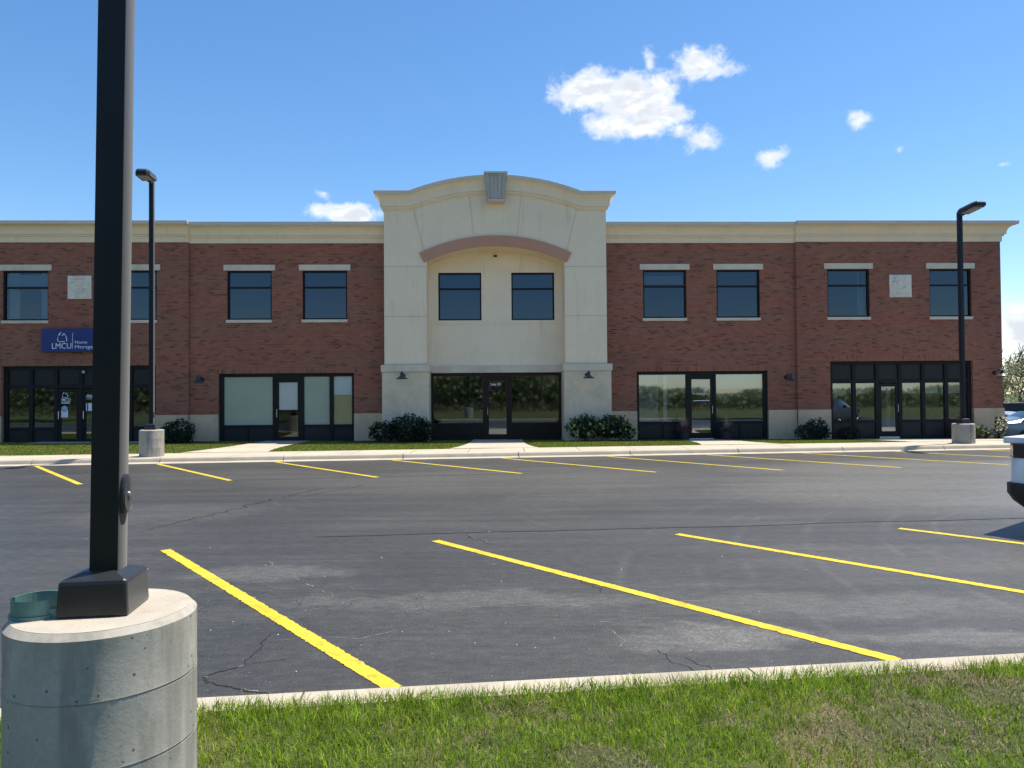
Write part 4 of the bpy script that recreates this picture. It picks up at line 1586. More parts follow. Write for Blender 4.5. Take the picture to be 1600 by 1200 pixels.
# lettering on the doors and the sign
lettering('Suite 101', -15.18, 0.058, 1.70, 0.62, 0.125, M_letter, sfA, 0.02)
part('underline', [(-15.16, -14.6, 0.058, 0.06, 1.64, 1.652)], M_letter, sfA)
lettering('Suite 103', -0.76, 0.558, 2.02, 0.36, 0.10, M_letter, sfC, 0.02)
lettering('Suite 105', 13.46, 0.058, 1.735, 0.43, 0.10, M_letter, sfE, 0.02)
lettering('The Goodman Group', 6.57, 0.138, 1.62, 0.60, 0.075, M_letter, sfD, 0.015)
part('underline', [(6.60, 7.2, 0.138, 0.14, 1.40, 1.425)], M_letter, sfD)
lettering('LMCU', -15.98, 0.058, 1.55, 0.38, 0.13, M_letter, sfA, 0.02)
part('underline', [(-15.96, -15.62, 0.058, 0.06, 1.49, 1.525)], M_letter, sfA)


def outline_mark(cx, y, z, w, h, parent, r):
    """the open lake-and-mitten outline mark drawn as two strokes"""
    m = MB()
    A = [(-0.10, 1.0), (-0.34, 0.72), (-0.46, 0.30), (-0.40, 0.04), (-0.18, 0.0), (0.12, 0.02), (0.30, 0.0)]
    B = [(0.0, 0.62), (0.10, 0.72), (0.16, 0.86), (0.30, 0.76), (0.42, 0.52), (0.50, 0.22), (0.48, 0.04)]
    C = [(-0.10, 1.0), (-0.22, 0.80), (-0.24, 0.66)]
    for pl in (A, B, C):
        m.tube([(cx + p * w, y, z + q * h) for p, q in pl], r, 5)
    m.build('emblem', M_letter, parent)


outline_mark(-15.79, 0.056, 1.70, 0.20, 0.20, sfA, 0.011)

# notices stuck to the left doors
for (a, c, p, q, lb) in ((-15.92, -15.68, 1.0, 1.25, 'white paper notice on the door with the emblem'),
                         (-15.22, -15.02, 1.22, 1.50, 'white paper notice beside the pole on the suite door'),
                         (-14.98, -14.78, 1.22, 1.50, 'second white notice on the suite door behind the pole')):
    o = part('notice', [(a, c, 0.053, 0.056, p, q)], M_white, None)
    o.matrix_world = Matrix.Translation((0, 27, 0)) @ Matrix.Rotation(TH, 4, 'Z')
    tag(o, lb, 'notice', 'notices stuck on the left doors')
m = MB()
m.lathe([(0.11, 0.0), (0.11, 0.003)], (-15.80, 0.056, 1.30), 16, 'y')
o = m.build('notice', plain('grey_sticker', (0.42, 0.45, 0.6), 0.6, 0.05, 5))
o.matrix_world = Matrix.Translation((0, 27, 0)) @ Matrix.Rotation(TH, 4, 'Z')
tag(o, 'round grey sticker above the notice on the emblem door', 'sticker')

BM = Matrix.Translation((0, 27, 0)) @ Matrix.Rotation(TH, 4, 'Z')


def wloc(u, y, z):
    return BM @ Vector((u, y, z))


# the blue wall sign
sg = thing('wall_sign', 'long blue sign with white lettering on the brick above the left storefront', 'sign', wloc(-15.22, -0.1, 3.29), TH)
part('sign_panel', [(-1.22, 1.22, -0.16, -0.02, 0.0, 0.82)], M_sign, sg, bevel=0.012)
part('mounting_rail', [(-1.0, 1.0, -0.02, 0.0, 0.2, 0.3), (-1.0, 1.0, -0.02, 0.0, 0.5, 0.6)], M_frame, sg)
lettering('LMCU', -0.845, -0.163, 0.115, 0.665, 0.20, M_letter, sg, 0.0)
outline_mark(-0.50, -0.163, 0.36, 0.33, 0.34, sg, 0.014)
part('divider', [(-0.143, -0.131, -0.163, -0.16, 0.12, 0.66)], M_letter, sg)
lettering('Home', -0.055, -0.163, 0.29, 0.42, 0.105, M_letter, sg, 0.0)
lettering('Mortgage', -0.055, -0.163, 0.085, 0.80, 0.15, M_letter, sg, 0.0)


# gooseneck wall lamps
def wall_lamp(u, y, z, label):
    root = thing('wall_lamp', label, 'wall lamp', wloc(u, y, z), TH, 'gooseneck lamps along the front wall')
    m = MB()
    m.lathe([(0.075, 0.0), (0.075, 0.03), (0.05, 0.045)], (0, 0, 0.08), 14, 'y')
    m.build('wall_plate', M_frame, root)
    m = MB()
    pts = [(0, -0.03, 0.08)] + [(0, -0.12 - 0.16 * (1 - math.cos(a)) , 0.08 + 0.13 * math.sin(a)) for a in np.linspace(0, math.pi * 0.9, 9)]
    m.tube(pts, 0.02, 8)
    e = pts[-1]
    m.build('arm', M_lamp, root, smooth=True)
    m = MB()
    m.lathe([(0.045, 0.16), (0.06, 0.12), (0.06, 0.05), (0.075, 0.03), (0.20, -0.055), (0.205, -0.075), (0.195, -0.07), (0.07, 0.015)], (e[0], e[1] - 0.005, e[2] - 0.10), 20, 'z', cap=False)
    m.build('shade', M_lamp, root, smooth=True, auto=R(30))
    m = MB()
    m.lathe([(0.02, 0.02), (0.035, 0.0), (0.035, -0.03), (0.015, -0.05)], (e[0], e[1] - 0.005, e[2] - 0.10), 10)
    m.build('bulb', M_lens, root, smooth=True)
    return root


wall_lamp(-3.83, -0.52, 2.30, 'black gooseneck lamp on the stone pier left of the centre door')
wall_lamp(2.64, -0.52, 2.28, 'black gooseneck lamp on the stone pier right of the centre door')
wall_lamp(-10.98, 0.0, 2.22, 'black gooseneck lamp on brick left of the papered storefront')
wall_lamp(9.98, 0.0, 2.16, 'black gooseneck lamp on brick right of the planter storefront')
wall_lamp(17.66, -0.1, 2.26, 'gooseneck lamp with sunlit shade at the right corner of the wall')

# ================================================================== LIGHT POLES
def drum_mesh(r, h, rings):
    prof = [(r, -0.3)]
    z = 0.0
    for k in range(1, rings):
        z = h * k / rings
        prof += [(r, z - 0.004), (r - 0.0035, z - 0.001), (r + 0.0012, z + 0.004), (r, z + 0.010)]
    prof += [(r, h - 0.02), (r - 0.02, h)]
    m = MB()
    m.lathe(prof, n=56)
    return m


def light_pole(label, loc, rz, r, dh, ph, head, pw=0.115, detail=False, rings=3, lean=0.0):
    root = thing('light_pole', label, 'light pole', loc, rz, 'square light poles on concrete drums')
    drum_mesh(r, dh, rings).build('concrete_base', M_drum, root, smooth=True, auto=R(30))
    m = MB()
    m.lathe([(r - 0.021, dh - 0.01), (r - 0.021, dh + 0.0015)], n=48)
    m.build('base_top', M_drumtop, root)
    w0, w1, h = (0.114, 0.108, 0.122) if detail else (0.142, 0.128, 0.135)
    m = MB()
    vs = [(x * w0, y * w0, dh + 0.0015) for x, y in ((-1, -1), (1, -1), (1, 1), (-1, 1))] + [(x * w1, y * w1, dh + h) for x, y in ((-1, -1), (1, -1), (1, 1), (-1, 1))] + \
         [(x * pw * 0.52, y * pw * 0.52, dh + h + 0.022) for x, y in ((-1, -1), (1, -1), (1, 1), (-1, 1))]
    fs = [(3, 2, 1, 0), (8, 9, 10, 11)] + [(i, (i + 1) % 4, (i + 1) % 4 + 4, i + 4) for i in range(4)] + [(i + 4, (i + 1) % 4 + 4, (i + 1) % 4 + 8, i + 8) for i in range(4)]
    m.mesh(vs, fs)
    m.build('base_cover', M_polebase, root, bevel=0.012)
    p = pw / 2
    m = MB()
    m.box(-p, p, -p, p, dh + 0.02, ph)
    po = m.build('pole', M_pole, root, bevel=0.008, smooth=True, auto=R(30))
    po.rotation_euler.y = lean
    # the luminaire
    hx, hy, tilt, L, w = head
    a = math.atan2(hy, hx)
    hb = bpy.data.objects.new('lamp_head', None)
    col.objects.link(hb)
    hb.parent = root
    hb.location = ((ph - 0.12) * math.sin(lean), 0, ph - 0.12)
    hb.rotation_euler = (0, -tilt, a)
    m = MB()
    m.prism_z([(p, -0.035), (0.17, -0.05), (0.17, 0.05), (p, 0.035)], -0.02, 0.08)
    m.build('arm', M_pole, hb)
    m = MB()
    vs = []
    for (z, k) in ((0.0, 1.0), (0.09, 1.0), (0.15, 0.86)):
        for x, y in ((0.15, -w / 2), (0.15 + L * 0.8, -w / 2), (0.15 + L, -w / 2 * 0.7), (0.15 + L, w / 2 * 0.7), (0.15 + L * 0.8, w / 2), (0.15, w / 2)):
            cx = 0.15 + L / 2
            vs.append((cx + (x - cx) * k, y * k, z))
    fs = [tuple(range(5, -1, -1)), tuple(range(12, 18))] + [(j * 6 + i, j * 6 + (i + 1) % 6, j * 6 + 6 + (i + 1) % 6, j * 6 + 6 + i) for j in range(2) for i in range(6)]
    m.mesh(vs, fs)
    m.build('housing', M_pole, hb, bevel=0.008)
    part('lens', [(0.24, 0.15 + L * 0.82, -w * 0.36, w * 0.36, -0.012, 0.0)], M_lens, hb)
    # hand-hole cover on the side, with its screw
    m = MB()
    k = 20
    ov = [(0.042 * math.copysign(abs(math.cos(t)) ** 0.7, math.cos(t)), 0.07 * math.copysign(abs(math.sin(t)) ** 0.8, math.sin(t))) for t in [2 * math.pi * i / k for i in range(k)]]
    zc = dh + 0.40
    vs = [(p, y, zc + z) for y, z in ov] + [(p + 0.010, y, zc + z) for y, z in ov] + [(p + 0.016, y * 0.85, zc + z * 0.9) for y, z in ov]
    fs = [tuple(range(2 * k, 3 * k))] + [(j * k + i, j * k + (i + 1) % k, (j + 1) * k + (i + 1) % k, (j + 1) * k + i) for j in range(2) for i in range(k)]
    m.mesh(vs, fs)
    cov = m.build('handhole_cover', M_polebase, root, smooth=True, auto=R(40))
    cov.rotation_euler.y = lean
    m = MB()
    m.lathe([(0.009, 0.0), (0.009, 0.005), (0.005, 0.008)], (p + 0.0155, 0.0, zc + 0.0), 10, 'x')
    m.build('screw', M_steel, cov)
    return root


DR = KA
lp = light_pole('nearest black light pole, its concrete drum standing in the near lawn', (-1.425, 2.63, 0.0), DR + R(2), 0.297, 0.872, 6.35, (0, 1, 0.05, 0.6, 0.36), 0.094, True, 4, lean=R(0.72))
light_pole('light pole by the kerb left of the papered storefront, head turned left', (-9.40, 19.60, 0.10), DR, 0.30, 0.72, 7.3, (0, -1, 0.02, 0.60, 0.36), 0.112)
light_pole('light pole by the kerb before the right storefront, arm reaching right', (13.34, 22.25, 0.09), DR, 0.305, 0.62, 6.9, (0, -1, 0.10, 0.78, 0.36), 0.115)

# teal plastic clamp lying on the near drum
tl = thing('pipe_clamp', 'open teal plastic clamp resting on the near concrete drum beside the pole', 'pipe clamp', (-1.615, 2.565, 0.8735), R(12))


def shell(m, r, a0, a1, z0, z1, t=0.004, c=(0, 0), n=22):
    ring = [a0 + (a1 - a0) * i / n for i in range(n + 1)]
    o_ = [(c[0] + r * math.cos(a), c[1] + r * math.sin(a)) for a in ring]
    i_ = [(c[0] + (r - t) * math.cos(a), c[1] + (r - t) * math.sin(a)) for a in ring]
    m.prism_z(o_ + i_[::-1], z0, z1)


m = MB()
shell(m, 0.080, R(52), R(318), 0.0, 0.062, 0.005)
shell(m, 0.086, R(56), R(314), 0.0, 0.012, 0.008)
m.build('band', M_teal, tl)
m = MB()
shell(m, 0.017, R(0), R(359), 0.0, 0.072, 0.004, (0.060, 0.066))
m.build('hinge_barrel', M_teal, tl)
m = MB()
m.box(0.062, 0.135, 0.028, 0.033, 0.03, 0.065)
m.box(0.050, 0.125, -0.058, -0.053, 0.0, 0.03)
m.box(0.05, 0.11, -0.03, 0.028, 0.004, 0.012)
m.build('tab', M_teal, tl)
m = MB()
m.tube([(0.06, 0.03, 0.05), (0.10, 0.0, 0.035), (0.155, -0.012, 0.03)], 0.006, 6)
m.build('bolt', M_steel, tl)

# ================================================================== PLANTS
def shrub(label, cx, cy, lobes, n, size, tones, up=0.3, aspect=0.5, cat='shrub', name='shrub', spots=None, group=None):
    """lobes: (dx, dy, dz, rx, ry, rz); foliage with a branching core of stems"""
    z0 = verge_z(cx, cy)
    root = thing(name, label, cat, (cx, cy, z0), 0, group)
    P = []
    tot = sum(l[3] * l[5] for l in lobes)
    for (dx_, dy_, dz_, rx, ry, rz) in lobes:
        k = int(n * rx * rz / tot)
        d = rng.normal(size=(k, 3))
        d /= np.linalg.norm(d, axis=1)[:, None]
        rr = rng.uniform(0.25, 1.0, k) ** 0.45
        rough = 1 + 0.16 * np.sin(d[:, 0] * 7 + dx_ * 9) * np.cos(d[:, 2] * 6) + rng.normal(0, 0.05, k)
        p = d * (rr * rough)[:, None] * np.array([rx, ry, rz]) + np.array([dx_, dy_, dz_])
        P.append(p[p[:, 2] > 0.01])
    P = np.concatenate(P)
    v, f, c = leaves(P, size, tones, up, aspect)
    soup('foliage', v, f, c, M_leaf, root)['kind'] = 'stuff'
    if spots is not None:
        k, tn, sz = spots
        top_ = P[rng.integers(0, len(P), k)] * np.array([1.05, 1.1, 1.03]) + np.array([0, -0.09, 0.03])
        v, f, c = leaves(top_, sz, tn, 0.9, 0.8)
        soup('blossom', v, f, c, M_leaf, root)['kind'] = 'stuff'
    m = MB()
    for i in range(7):
        l = random.choice(lobes)
        a = random.uniform(0, 6.28)
        m.tube([(l[0] * 0.3 + 0.05 * math.cos(a), l[1] * 0.3 + 0.05 * math.sin(a), -0.05), (l[0] * 0.6 + l[3] * 0.3 * math.cos(a), l[1] + l[4] * 0.3 * math.sin(a), l[2] * 0.7),
                (l[0] + l[3] * 0.6 * math.cos(a), l[1] + l[4] * 0.6 * math.sin(a), l[2] + l[5] * 0.5)], [0.022, 0.014, 0.006], 5)
    m.build('stem', M_bark, root)
    return root


DARKG = [(0.018, 0.035, 0.018), (0.025, 0.045, 0.020), (0.014, 0.028, 0.016)]
MIDG = [(0.035, 0.06, 0.025), (0.05, 0.075, 0.03), (0.028, 0.05, 0.022)]
PALE = [(0.36, 0.37, 0.15), (0.46, 0.44, 0.20), (0.10, 0.14, 0.05), (0.28, 0.30, 0.12)]


def fy(u, off):
    p = BM @ Vector((u, -off, 0))
    return p.x, p.y


x, y = fy(-11.55, 0.75)
shrub('dark rhododendron with a few white blooms right of the left light pole', x, y, [(0.0, 0, 0.44, 0.60, 0.40, 0.36), (-0.1, 0, 0.22, 0.64, 0.42, 0.26)], 1300, 0.13, DARKG, 0.3, 0.42, spots=(26, [(0.5, 0.5, 0.42)], 0.06))
shrub('low clipped dark shrub in front of the rhododendron', x + 0.05, y - 0.42, [(0.0, 0, 0.18, 0.70, 0.32, 0.24)], 1500, 0.07, DARKG, 0.2, 0.5)
x, y = fy(-3.75, 1.05)
shrub('large dark yew spreading before the left stone pier', x, y, [(0.15, 0, 0.45, 0.78, 0.5, 0.52), (-0.75, 0.05, 0.36, 0.5, 0.42, 0.38), (0.65, 0, 0.34, 0.4, 0.4, 0.42)], 4200, 0.12, DARKG, 0.35, 0.3)
x, y = fy(2.95, 1.0)
shrub('pale leaved azalea shrub before the right stone pier', x, y, [(-0.42, 0, 0.48, 0.66, 0.45, 0.42), (0.5, 0.1, 0.5, 0.58, 0.42, 0.42), (0.95, 0, 0.32, 0.34, 0.34, 0.3)], 2100, 0.14, DARKG + MIDG, 0.5, 0.4, spots=(420, PALE, 0.13))
x, y = fy(10.75, 0.7)
shrub('upright dark shrub on the wall between two round clipped ones', x, y, [(0, 0, 0.42, 0.40, 0.36, 0.36), (0.1, 0, 0.22, 0.38, 0.34, 0.26)], 950, 0.12, DARKG, 0.3, 0.42, spots=(4, [(0.5, 0.5, 0.42)], 0.06))
x, y = fy(10.25, 1.15)
shrub('round clipped shrub left of the upright dark one', x, y, [(0, 0, 0.26, 0.48, 0.40, 0.32)], 1600, 0.06, DARKG, 0.2, 0.5)
x, y = fy(11.72, 1.1)
shrub('round clipped shrub at the left edge of the right storefront', x, y, [(0, 0, 0.24, 0.42, 0.36, 0.28)], 1400, 0.06, DARKG, 0.2, 0.5)
x, y = fy(16.45, 0.9)
shrub('low glossy shrub behind the right light pole base', x, y, [(0, 0, 0.2, 0.46, 0.36, 0.24)], 600, 0.11, MIDG, 0.4, 0.45, spots=(24, PALE, 0.10))
x, y = fy(17.12, 1.0)
shrub('tall shrub with cream flower heads beside the blue-grey car', x, y, [(0.1, 0, 0.56, 0.24, 0.22, 0.26), (0.0, 0, 0.22, 0.26, 0.25, 0.22)], 420, 0.10, MIDG + PALE[:1], 0.5, 0.4, spots=(90, [(0.55, 0.5, 0.36), (0.6, 0.58, 0.45)], 0.09))


# planters with last year's dried grass
def planter(label, u, off, stems, red):
    x, y = fy(u, off)
    root = thing('planter', label, 'planter', (x, y, verge_z(x, y) + 0.012), 0, 'planters beside the door')
    m = MB()
    m.lathe([(0.15, 0.0), (0.20, 0.28), (0.22, 0.30), (0.22, 0.33), (0.19, 0.33), (0.18, 0.28)], n=18)
    m.build('pot', M_pot, root, smooth=True, auto=R(30))
    m = MB()
    for i in range(stems):
        a = random.uniform(0, 6.28)
        r = random.uniform(0.02, 0.3)
        h = random.uniform(0.35, 0.72) * (1 - r)
        m.tube([(0.06 * math.cos(a), 0.06 * math.sin(a), 0.3), (r * 0.5 * math.cos(a), r * 0.5 * math.sin(a), 0.3 + h * 0.7), (r * math.cos(a), r * math.sin(a), 0.3 + h)], [0.005, 0.004, 0.002], 4)
    m.build('dry_stems', M_straw, root)['kind'] = 'stuff'
    k = 260
    a = rng.uniform(0, 6.28, k)
    r = 0.30 * np.sqrt(rng.random(k))
    p = np.stack([r * np.cos(a), r * np.sin(a), 0.33 + 0.22 * rng.random(k) * (1.2 - r / 0.3)], 1)
    v, f, c = leaves(p, 0.10, [(0.10, 0.06, 0.05), (0.16, 0.11, 0.08), (0.06, 0.04, 0.04)] + ([(0.30, 0.02, 0.03)] if red else []), 0.4, 0.35)
    soup('withered_leaves', v, f, c, M_leaf, root)['kind'] = 'stuff'


planter('planter of dried stems with red blooms left of its door', 6.12, 0.35, 46, True)
planter('planter of dried brown stems right of the planter storefront door', 7.66, 0.35, 40, False)


# ---- trees beyond the right corner
def tree(label, loc, H, crown_r, n, leaf, tones, bare=False, seed=1, group='spring trees beyond the right corner'):
    rd = random.Random(seed)
    root = thing('tree', label, 'tree', loc, 0, group)
    m = MB()
    tips = []

    def grow(p, d, L, r, depth):
        pts = [p]
        q = p
        dd_ = d.copy()
        for i in range(3):
            dd_ = (dd_ + Vector((rd.gauss(0, 0.12), rd.gauss(0, 0.12), rd.gauss(0.03, 0.06)))).normalized()
            q = q + dd_ * L / 3
            pts.append(q)
        m.tube(pts, [r, r * 0.85, r * 0.7, r * 0.55], 6 if depth < 2 else 4)
        if depth >= (3 if bare else 4):
            tips.append(q)
            return
        if depth >= 2:
            tips.append(pts[2])
        for i in range(3 if depth else 4):
            a = rd.uniform(0, 6.28)
            s = rd.uniform(0.35, 0.85)
            nd = (dd_ + Vector((math.cos(a) * s, math.sin(a) * s, rd.uniform(-0.1, 0.25)))).normalized()
            grow(pts[rd.choice((2, 3, 3))], nd, L * rd.uniform(0.6, 0.8), r * 0.55, depth + 1)

    grow(Vector((0, 0, -0.2)), Vector((rd.gauss(0, 0.05), rd.gauss(0, 0.05), 1)).normalized(), H * 0.36, H * 0.022, 0)
    m.build('trunk', M_bark, root)
    if n:
        T = np.array([tuple(t) for t in tips])
        p = T[rng.integers(0, len(T), n)] + rng.normal(0, crown_r * 0.10, (n, 3))
        v, f, c = leaves(p, leaf, tones, 0.2, 0.7)
        soup('crown', v, f, c, M_leaf, root)
    return root


YG = [(0.32, 0.33, 0.15), (0.38, 0.37, 0.19), (0.25, 0.26, 0.12), (0.40, 0.35, 0.23)]
OG = [(0.20, 0.22, 0.11), (0.25, 0.26, 0.13), (0.16, 0.18, 0.09)]
GZ = -0.9
for i, (lb, px, py, H, cr, nn, tones) in enumerate((
        ('bare branched tree rising highest beside the building corner', 43.2, 66, 8.9, 2.0, 0, YG),
        ('yellow-green budding tree just right of the building corner', 42.6, 62, 6.2, 2.4, 2600, YG),
        ('olive leafed tree above the dark fence', 45.0, 66, 7.0, 2.6, 3200, OG),
        ('pale budding tree at the right edge of the photo above the fence', 47.5, 68, 6.8, 2.6, 3000, YG),
        ('olive leafed tree farther right beyond the fence', 51, 70, 7.5, 2.6, 2600, OG),
        ('pale green tree standing farthest right behind the lot', 56, 72, 7.2, 2.6, 2600, YG),
        ('thin leafed tree behind the building corner', 40.6, 70, 6.4, 2.4, 2200, OG))):
    tree(lb, (px, py, GZ), H * 0.92, cr, int(nn * 0.7), 0.15, tones, bare=(nn == 0), seed=40 + i)

# underbrush behind the fence, and the woods across the street behind the viewer (seen only in the glass)
k = 9000
p = np.stack([rng.uniform(36, 70, k), rng.uniform(70, 84, k), GZ + 3.6 * rng.random(k) ** 1.4], 1)
v, f, c = leaves(p, 0.3, OG + YG[:2], 0.2, 0.7)
o = soup('undergrowth', v, f, c, M_leaf)
tag(o, 'tangled spring undergrowth far behind the dark fence', 'undergrowth', kind='stuff')
k = 120000
px_ = rng.uniform(-75, 75, k)
hgt = np.interp(px_, [-75, -30, 0, 12, 18, 24, 40, 75], [9, 8.5, 8.0, 7.0, 4.8, 2.4, 2.2, 2.6]) * (0.8 + 0.35 * np.sin(px_ * 0.9) * np.sin(px_ * 0.37 + 1)) * np.where(px_ > 16, 0.9, 1.0)
p = np.stack([px_ + rng.normal(0, 0.6, k), rng.uniform(-46, -34, k), 0.1 + hgt * rng.random(k) ** 0.75], 1)
v, f, c = leaves(p, 0.46, [(0.30, 0.34, 0.16), (0.36, 0.38, 0.19), (0.24, 0.28, 0.13), (0.34, 0.32, 0.20)], 0.2, 0.9)
o = soup('woods', v, f, c, M_leaf)
tag(o, 'green woods across the lawn mirrored in the storefront glass', 'woods', kind='stuff')
k = 14000
p = np.stack([rng.uniform(-75, 75, k), rng.uniform(-32, -18, k), 0.1 + 0.9 * rng.random(k) ** 1.5], 1)
v, f, c = leaves(p, 0.30, [(0.20, 0.17, 0.09), (0.15, 0.14, 0.07), (0.11, 0.12, 0.05)], 0.8, 0.35)
o = soup('dry_brush_grass', v, f, c, M_leaf)
tag(o, 'tan dry brush before the woods mirrored low in the glass', 'brush', kind='stuff')
m = MB()
for i in range(46):
    x = random.uniform(-70, 18)
    h = random.uniform(5, 9)
    yy = random.uniform(-45, -34)
    m.tube([(x, yy, 0.0), (x + random.gauss(0, 0.2), yy, h * 0.5), (x + random.gauss(0, 0.5), yy, h)], [0.14, 0.1, 0.03], 5)
o = m.build('woods_trunks', M_bark)
tag(o, 'slim trunks standing in the woods mirrored in the glass', 'tree trunks', kind='stuff')

# dark board fence round the bin yard
fr_ = thing('board_fence', 'dark board fence beyond the side lot with pale cap rail', 'fence', (25.3, 39.5, -0.72), R(3))
pl = MB()
pl.box(0, 0.135, 0, 0.025, 0.05, 1.78)
pm = pl.data('plank', M_fence)
for i in range(34):
    inst('plank', pm, fr_, (i * 0.142, random.uniform(-0.004, 0.004), random.uniform(-0.006, 0.006)))
part('cap_rail', [(-0.03, 4.85, -0.03, 0.07, 1.79, 1.83)], M_lintel, fr_)
pp = MB()
pp.box(-0.05, 0.05, 0.03, 0.13, 0, 1.78)
pm = pp.data('post', M_fence)
for i in range(3):
    inst('post', pm, fr_, (0.05 + i * 2.37, 0, 0))


# ================================================================== CARS
def car(label, loc, rz, paint, kind, tail, group='parked cars on the right'):
    """local +x is forward, origin on the ground under the rear bumper"""
    root = thing('parked_car', label, 'car', loc, rz, group)
    if kind == 'hatch':
        L = 4.45
        # x, z_low, z_belt, z_top, half width at belt, half width at top
        S = [(0.00, 0.44, 0.78, 0.84, 0.72, 0.64), (0.07, 0.33, 0.84, 1.02, 0.82, 0.72), (0.26, 0.27, 0.94, 1.10, 0.88, 0.76), (0.46, 0.24, 1.00, 1.22, 0.905, 0.68),
             (0.95, 0.22, 1.00, 1.52, 0.915, 0.60), (1.60, 0.22, 0.99, 1.62, 0.92, 0.60), (2.20, 0.22, 0.975, 1.61, 0.92, 0.60), (2.65, 0.22, 0.965, 1.50, 0.92, 0.60),
             (3.20, 0.22, 0.955, 1.10, 0.915, 0.70), (3.55, 0.22, 0.92, 1.00, 0.905, 0.72), (4.05, 0.24, 0.84, 0.90, 0.87, 0.70), (4.32, 0.28, 0.72, 0.77, 0.80, 0.66), (4.45, 0.42, 0.58, 0.62, 0.64, 0.56)]
        wheels = (0.82, 3.50)
        cab = (3, 8)
    else:
        L = 4.75
        S = [(0.00, 0.46, 0.80, 0.86, 0.66, 0.60), (0.05, 0.32, 0.84, 0.98, 0.80, 0.70), (0.25, 0.26, 0.90, 1.02, 0.88, 0.74), (0.75, 0.22, 0.93, 1.06, 0.905, 0.72),
             (1.30, 0.20, 0.93, 1.36, 0.91, 0.60), (1.85, 0.20, 0.92, 1.44, 0.91, 0.58), (2.40, 0.20, 0.91, 1.44, 0.91, 0.58), (2.90, 0.20, 0.90, 1.30, 0.91, 0.60),
             (3.45, 0.20, 0.89, 1.00, 0.905, 0.70), (3.80, 0.20, 0.86, 0.93, 0.90, 0.72), (4.30, 0.22, 0.78, 0.84, 0.87, 0.68), (4.62, 0.28, 0.66, 0.70, 0.78, 0.62), (4.75, 0.40, 0.54, 0.58, 0.62, 0.54)]
        wheels = (0.98, 3.78)
        cab = (3, 8)

    def section(s):
        x, zl, zb, zt, wb, wt = s
        return [(x, 0, zl), (x, wb * 0.80, zl), (x, wb * 0.96, zl + 0.10), (x, wb * 1.0, zl * 0.45 + zb * 0.55), (x, wb * 0.97, zb), (x, wb * 0.955, zb + 0.015),
                (x, wt + 0.03, zt - 0.05), (x, wt - 0.06, zt), (x, 0, zt + 0.018)]

    secs = [section(s) for s in S]
    nk = len(secs[0])
    b_, g_ = MB(), MB()
    for i in range(len(secs) - 1):
        for j in range(nk - 1):
            for sgn in (1, -1):
                q = [secs[i][j], secs[i + 1][j], secs[i + 1][j + 1], secs[i][j + 1]]
                q = [(p[0], p[1] * sgn, p[2]) for p in q]
                b_.face(q)
    for r in (secs[0], secs[-1]):
        b_.face(r + [(p[0], -p[1], p[2]) for p in r[1:-1][::-1]])
    bo = b_.build('body', paint, root, smooth=True)
    sub = bo.modifiers.new('round', 'SUBSURF')
    sub.levels = sub.render_levels = 2
    # side glass and front / rear screens, set just proud of the shell
    for sgn in (1, -1):
        g = MB()
        ids = list(range(cab[0], cab[1]))
        for i in ids:
            a, c = secs[i], secs[i + 1]
            def lerp(p, q, t):
                return tuple(p[k] + (q[k] - p[k]) * t for k in range(3))
            q = [lerp(a[5], a[6], 0.12), lerp(c[5], c[6], 0.12), lerp(c[5], c[6], 0.86), lerp(a[5], a[6], 0.86)]
            g.face([(p[0], (p[1] + 0.006) * sgn, p[2]) for p in q])
        g.build('side_window', M_carglass, root, smooth=True)
    for (i0, i1, nm) in ((cab[0], cab[0] + 1, 'rear_window'), (cab[1] - 1, cab[1], 'windscreen')):
        a, c = secs[i0], secs[i1]
        g = MB()
        ya, yc = a[7][1] + 0.03, c[7][1] + 0.03
        dz = 0.012
        n_ = 6
        for k in range(n_):
            t0, t1 = -1 + 2 * k / n_, -1 + 2 * (k + 1) / n_
            def z(s, t):
                return s[7][2] + 0.018 * (1 - t * t) + dz
            f0, f1 = 0.06, 0.94
            def P(t, f):
                x = a[7][0] + (c[7][0] - a[7][0]) * f
                y = (ya + (yc - ya) * f) * t
                return (x, y, z(a, t) * (1 - f) + z(c, t) * f)
            g.face([P(t0, f0), P(t1, f0), P(t1, f1), P(t0, f1)])
        g.build(nm, M_carglass, root, smooth=True)
    # wheels
    for x in wheels:
        for sgn in (1, -1):
            wz = 0.335
            m = MB()
            m.lathe([(0.20, -0.105), (0.31, -0.11), (0.335, -0.08), (0.335, 0.08), (0.31, 0.11), (0.20, 0.105)], (x, sgn * 0.825, wz), 24, 'y', cap=False)
            wh = m.build('wheel', M_tyre, root, smooth=True, auto=R(40))
            m = MB()
            m.lathe([(0.21, -0.09), (0.21, 0.09)], (x, sgn * 0.825, wz), 20, 'y')
            for s in range(5):
                a = s * 2 * math.pi / 5
                m.tube([(x + 0.03 * math.cos(a), sgn * 0.925, wz + 0.03 * math.sin(a)), (x + 0.19 * math.cos(a), sgn * 0.925, wz + 0.19 * math.sin(a))], 0.022, 5)
            m.build('rim', M_rim, wh)
            m = MB()
            m.lathe([(0.375, -0.05), (0.375, 0.0)], (x, sgn * (0.918 if kind == 'hatch' else 0.909) - (0.0 if sgn < 0 else 0.0), wz + 0.01), 24, 'y')
            m.build('wheel_arch', M_carblack, root)

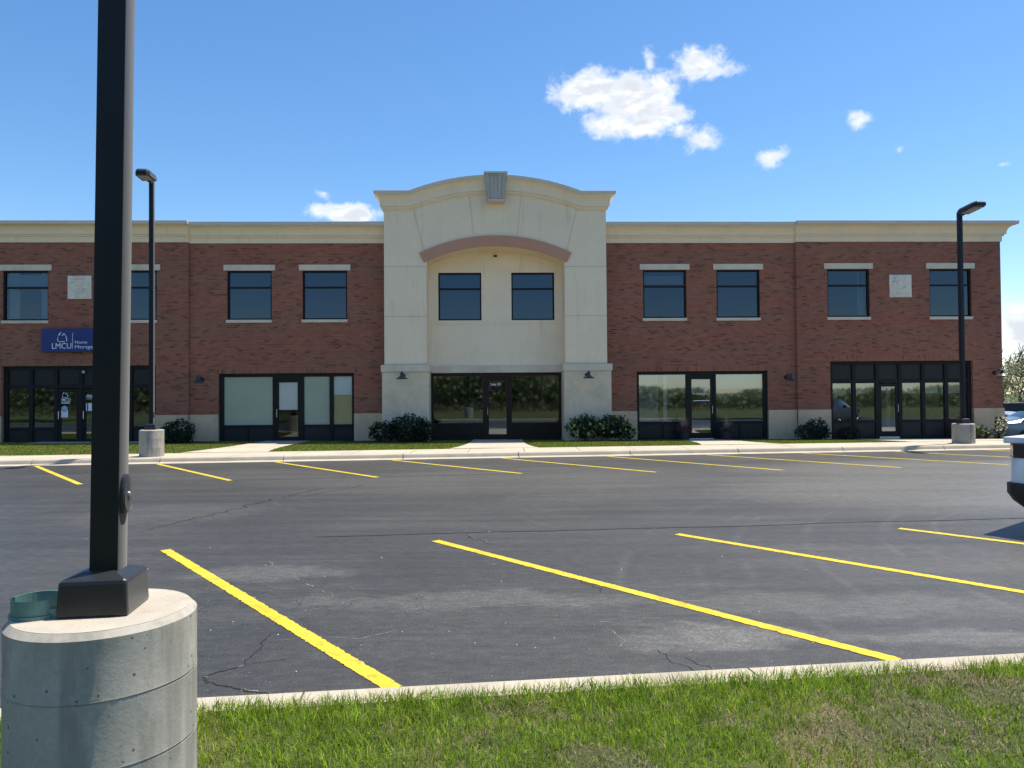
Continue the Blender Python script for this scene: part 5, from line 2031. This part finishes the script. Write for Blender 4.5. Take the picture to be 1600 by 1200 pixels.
    # wrapped rear pieces follow the shell round the corner
    def wrap(name, z0, z1, mat, off, i_max, ymin=0.0, tuck=0.0, back=0.0):
        for sgn in ((1, -1) if ymin > 0 else (0,)):
            line = []
            for i in range(i_max, -1, -1):
                s = S[i]
                line.append((s[0], s[4]))
            line = [(x + back, w + off) for x, w in line]
            line[-1] = (line[-1][0] - off, line[-1][1])
            full = line + [(line[-1][0] - 0.005, ymin)] if ymin > 0 else line + [(x, -w) for x, w in line[::-1]]
            m = MB()
            for (xa, ya), (xb, yb) in zip(full[:-1], full[1:]):
                sg_ = sgn if sgn else 1
                zs_ = [(z0, tuck), (z0 + (z1 - z0) * 0.3, tuck * 0.35), (z0 + (z1 - z0) * 0.6, 0.0), (z1, 0.0), (z1 + 0.012, 0.06)]
                for (zp, tp), (zq, tq) in zip(zs_[:-1], zs_[1:]):
                    m.face([(xa + tp, ya * sg_ * (1 - tp * 0.4), zp), (xb + tp, yb * sg_ * (1 - tp * 0.4), zp), (xb + tq, yb * sg_ * (1 - tq * 0.4), zq), (xa + tq, ya * sg_ * (1 - tq * 0.4), zq)])
            m.build(name, mat, root, smooth=True, auto=R(40))

    if kind == 'hatch':
        wrap('rear_bumper', 0.28, 0.57, M_carblack, 0.010, 2, tuck=0.16)
        wrap('tail_light', 0.86, 1.02, tail, -0.012, 3, 0.30, back=0.012)
        m = MB()
        m.box(-0.02, 0.40, -0.80, 0.80, 1.022, 1.095)
        m.build('spoiler', paint, root, bevel=0.015)
    else:
        wrap('rear_bumper', 0.26, 0.40, M_carblack, 0.010, 2, tuck=0.08)
        wrap('tail_light', 0.70, 0.86, tail, 0.010, 2, 0.42)
        m = MB()
        m.box(0.05, 0.20, -0.66, 0.66, 1.0, 1.025)
        m.build('spoiler', paint, root, bevel=0.01)
    part('licence_plate', [(-0.02, -0.006, -0.16, 0.16, 0.62, 0.78)], M_white, root)
    for sgn in (1, -1):
        part('wing_mirror', [(cab[1] * 0 + S[7][0] - 0.05, S[7][0] + 0.08, sgn * 0.93 if sgn > 0 else -1.08, 1.08 if sgn > 0 else -0.93, 0.96, 1.10)], paint, root, bevel=0.02)
        part('headlight', [(S[-2][0] - 0.05, S[-2][0] + 0.04, sgn * 0.62 - 0.13, sgn * 0.62 + 0.13, 0.60, 0.72)], M_lens, root, bevel=0.01)
    return root


hd = math.atan2(-0.772, 0.635)
car('white hatchback parked nearest on the right, its tail cut by the frame', (6.30, 9.19, 0), hd, M_carwhite, 'hatch', M_smoke)
car('black saloon nosed to the far kerb, just past the right edge of the photo', (17.30, 17.05, 0), math.atan2(0.772, -0.635), M_carblack, 'sedan', M_tail)
car('blue-grey saloon parked past the right corner of the building', (19.2, 30.2, -0.50), R(-10), M_cargrey, 'sedan', M_tail)
car('silver saloon with sloped rear window parked behind the blue-grey one', (21.6, 36.4, -0.68), R(-62), M_carsilver, 'sedan', M_tail)
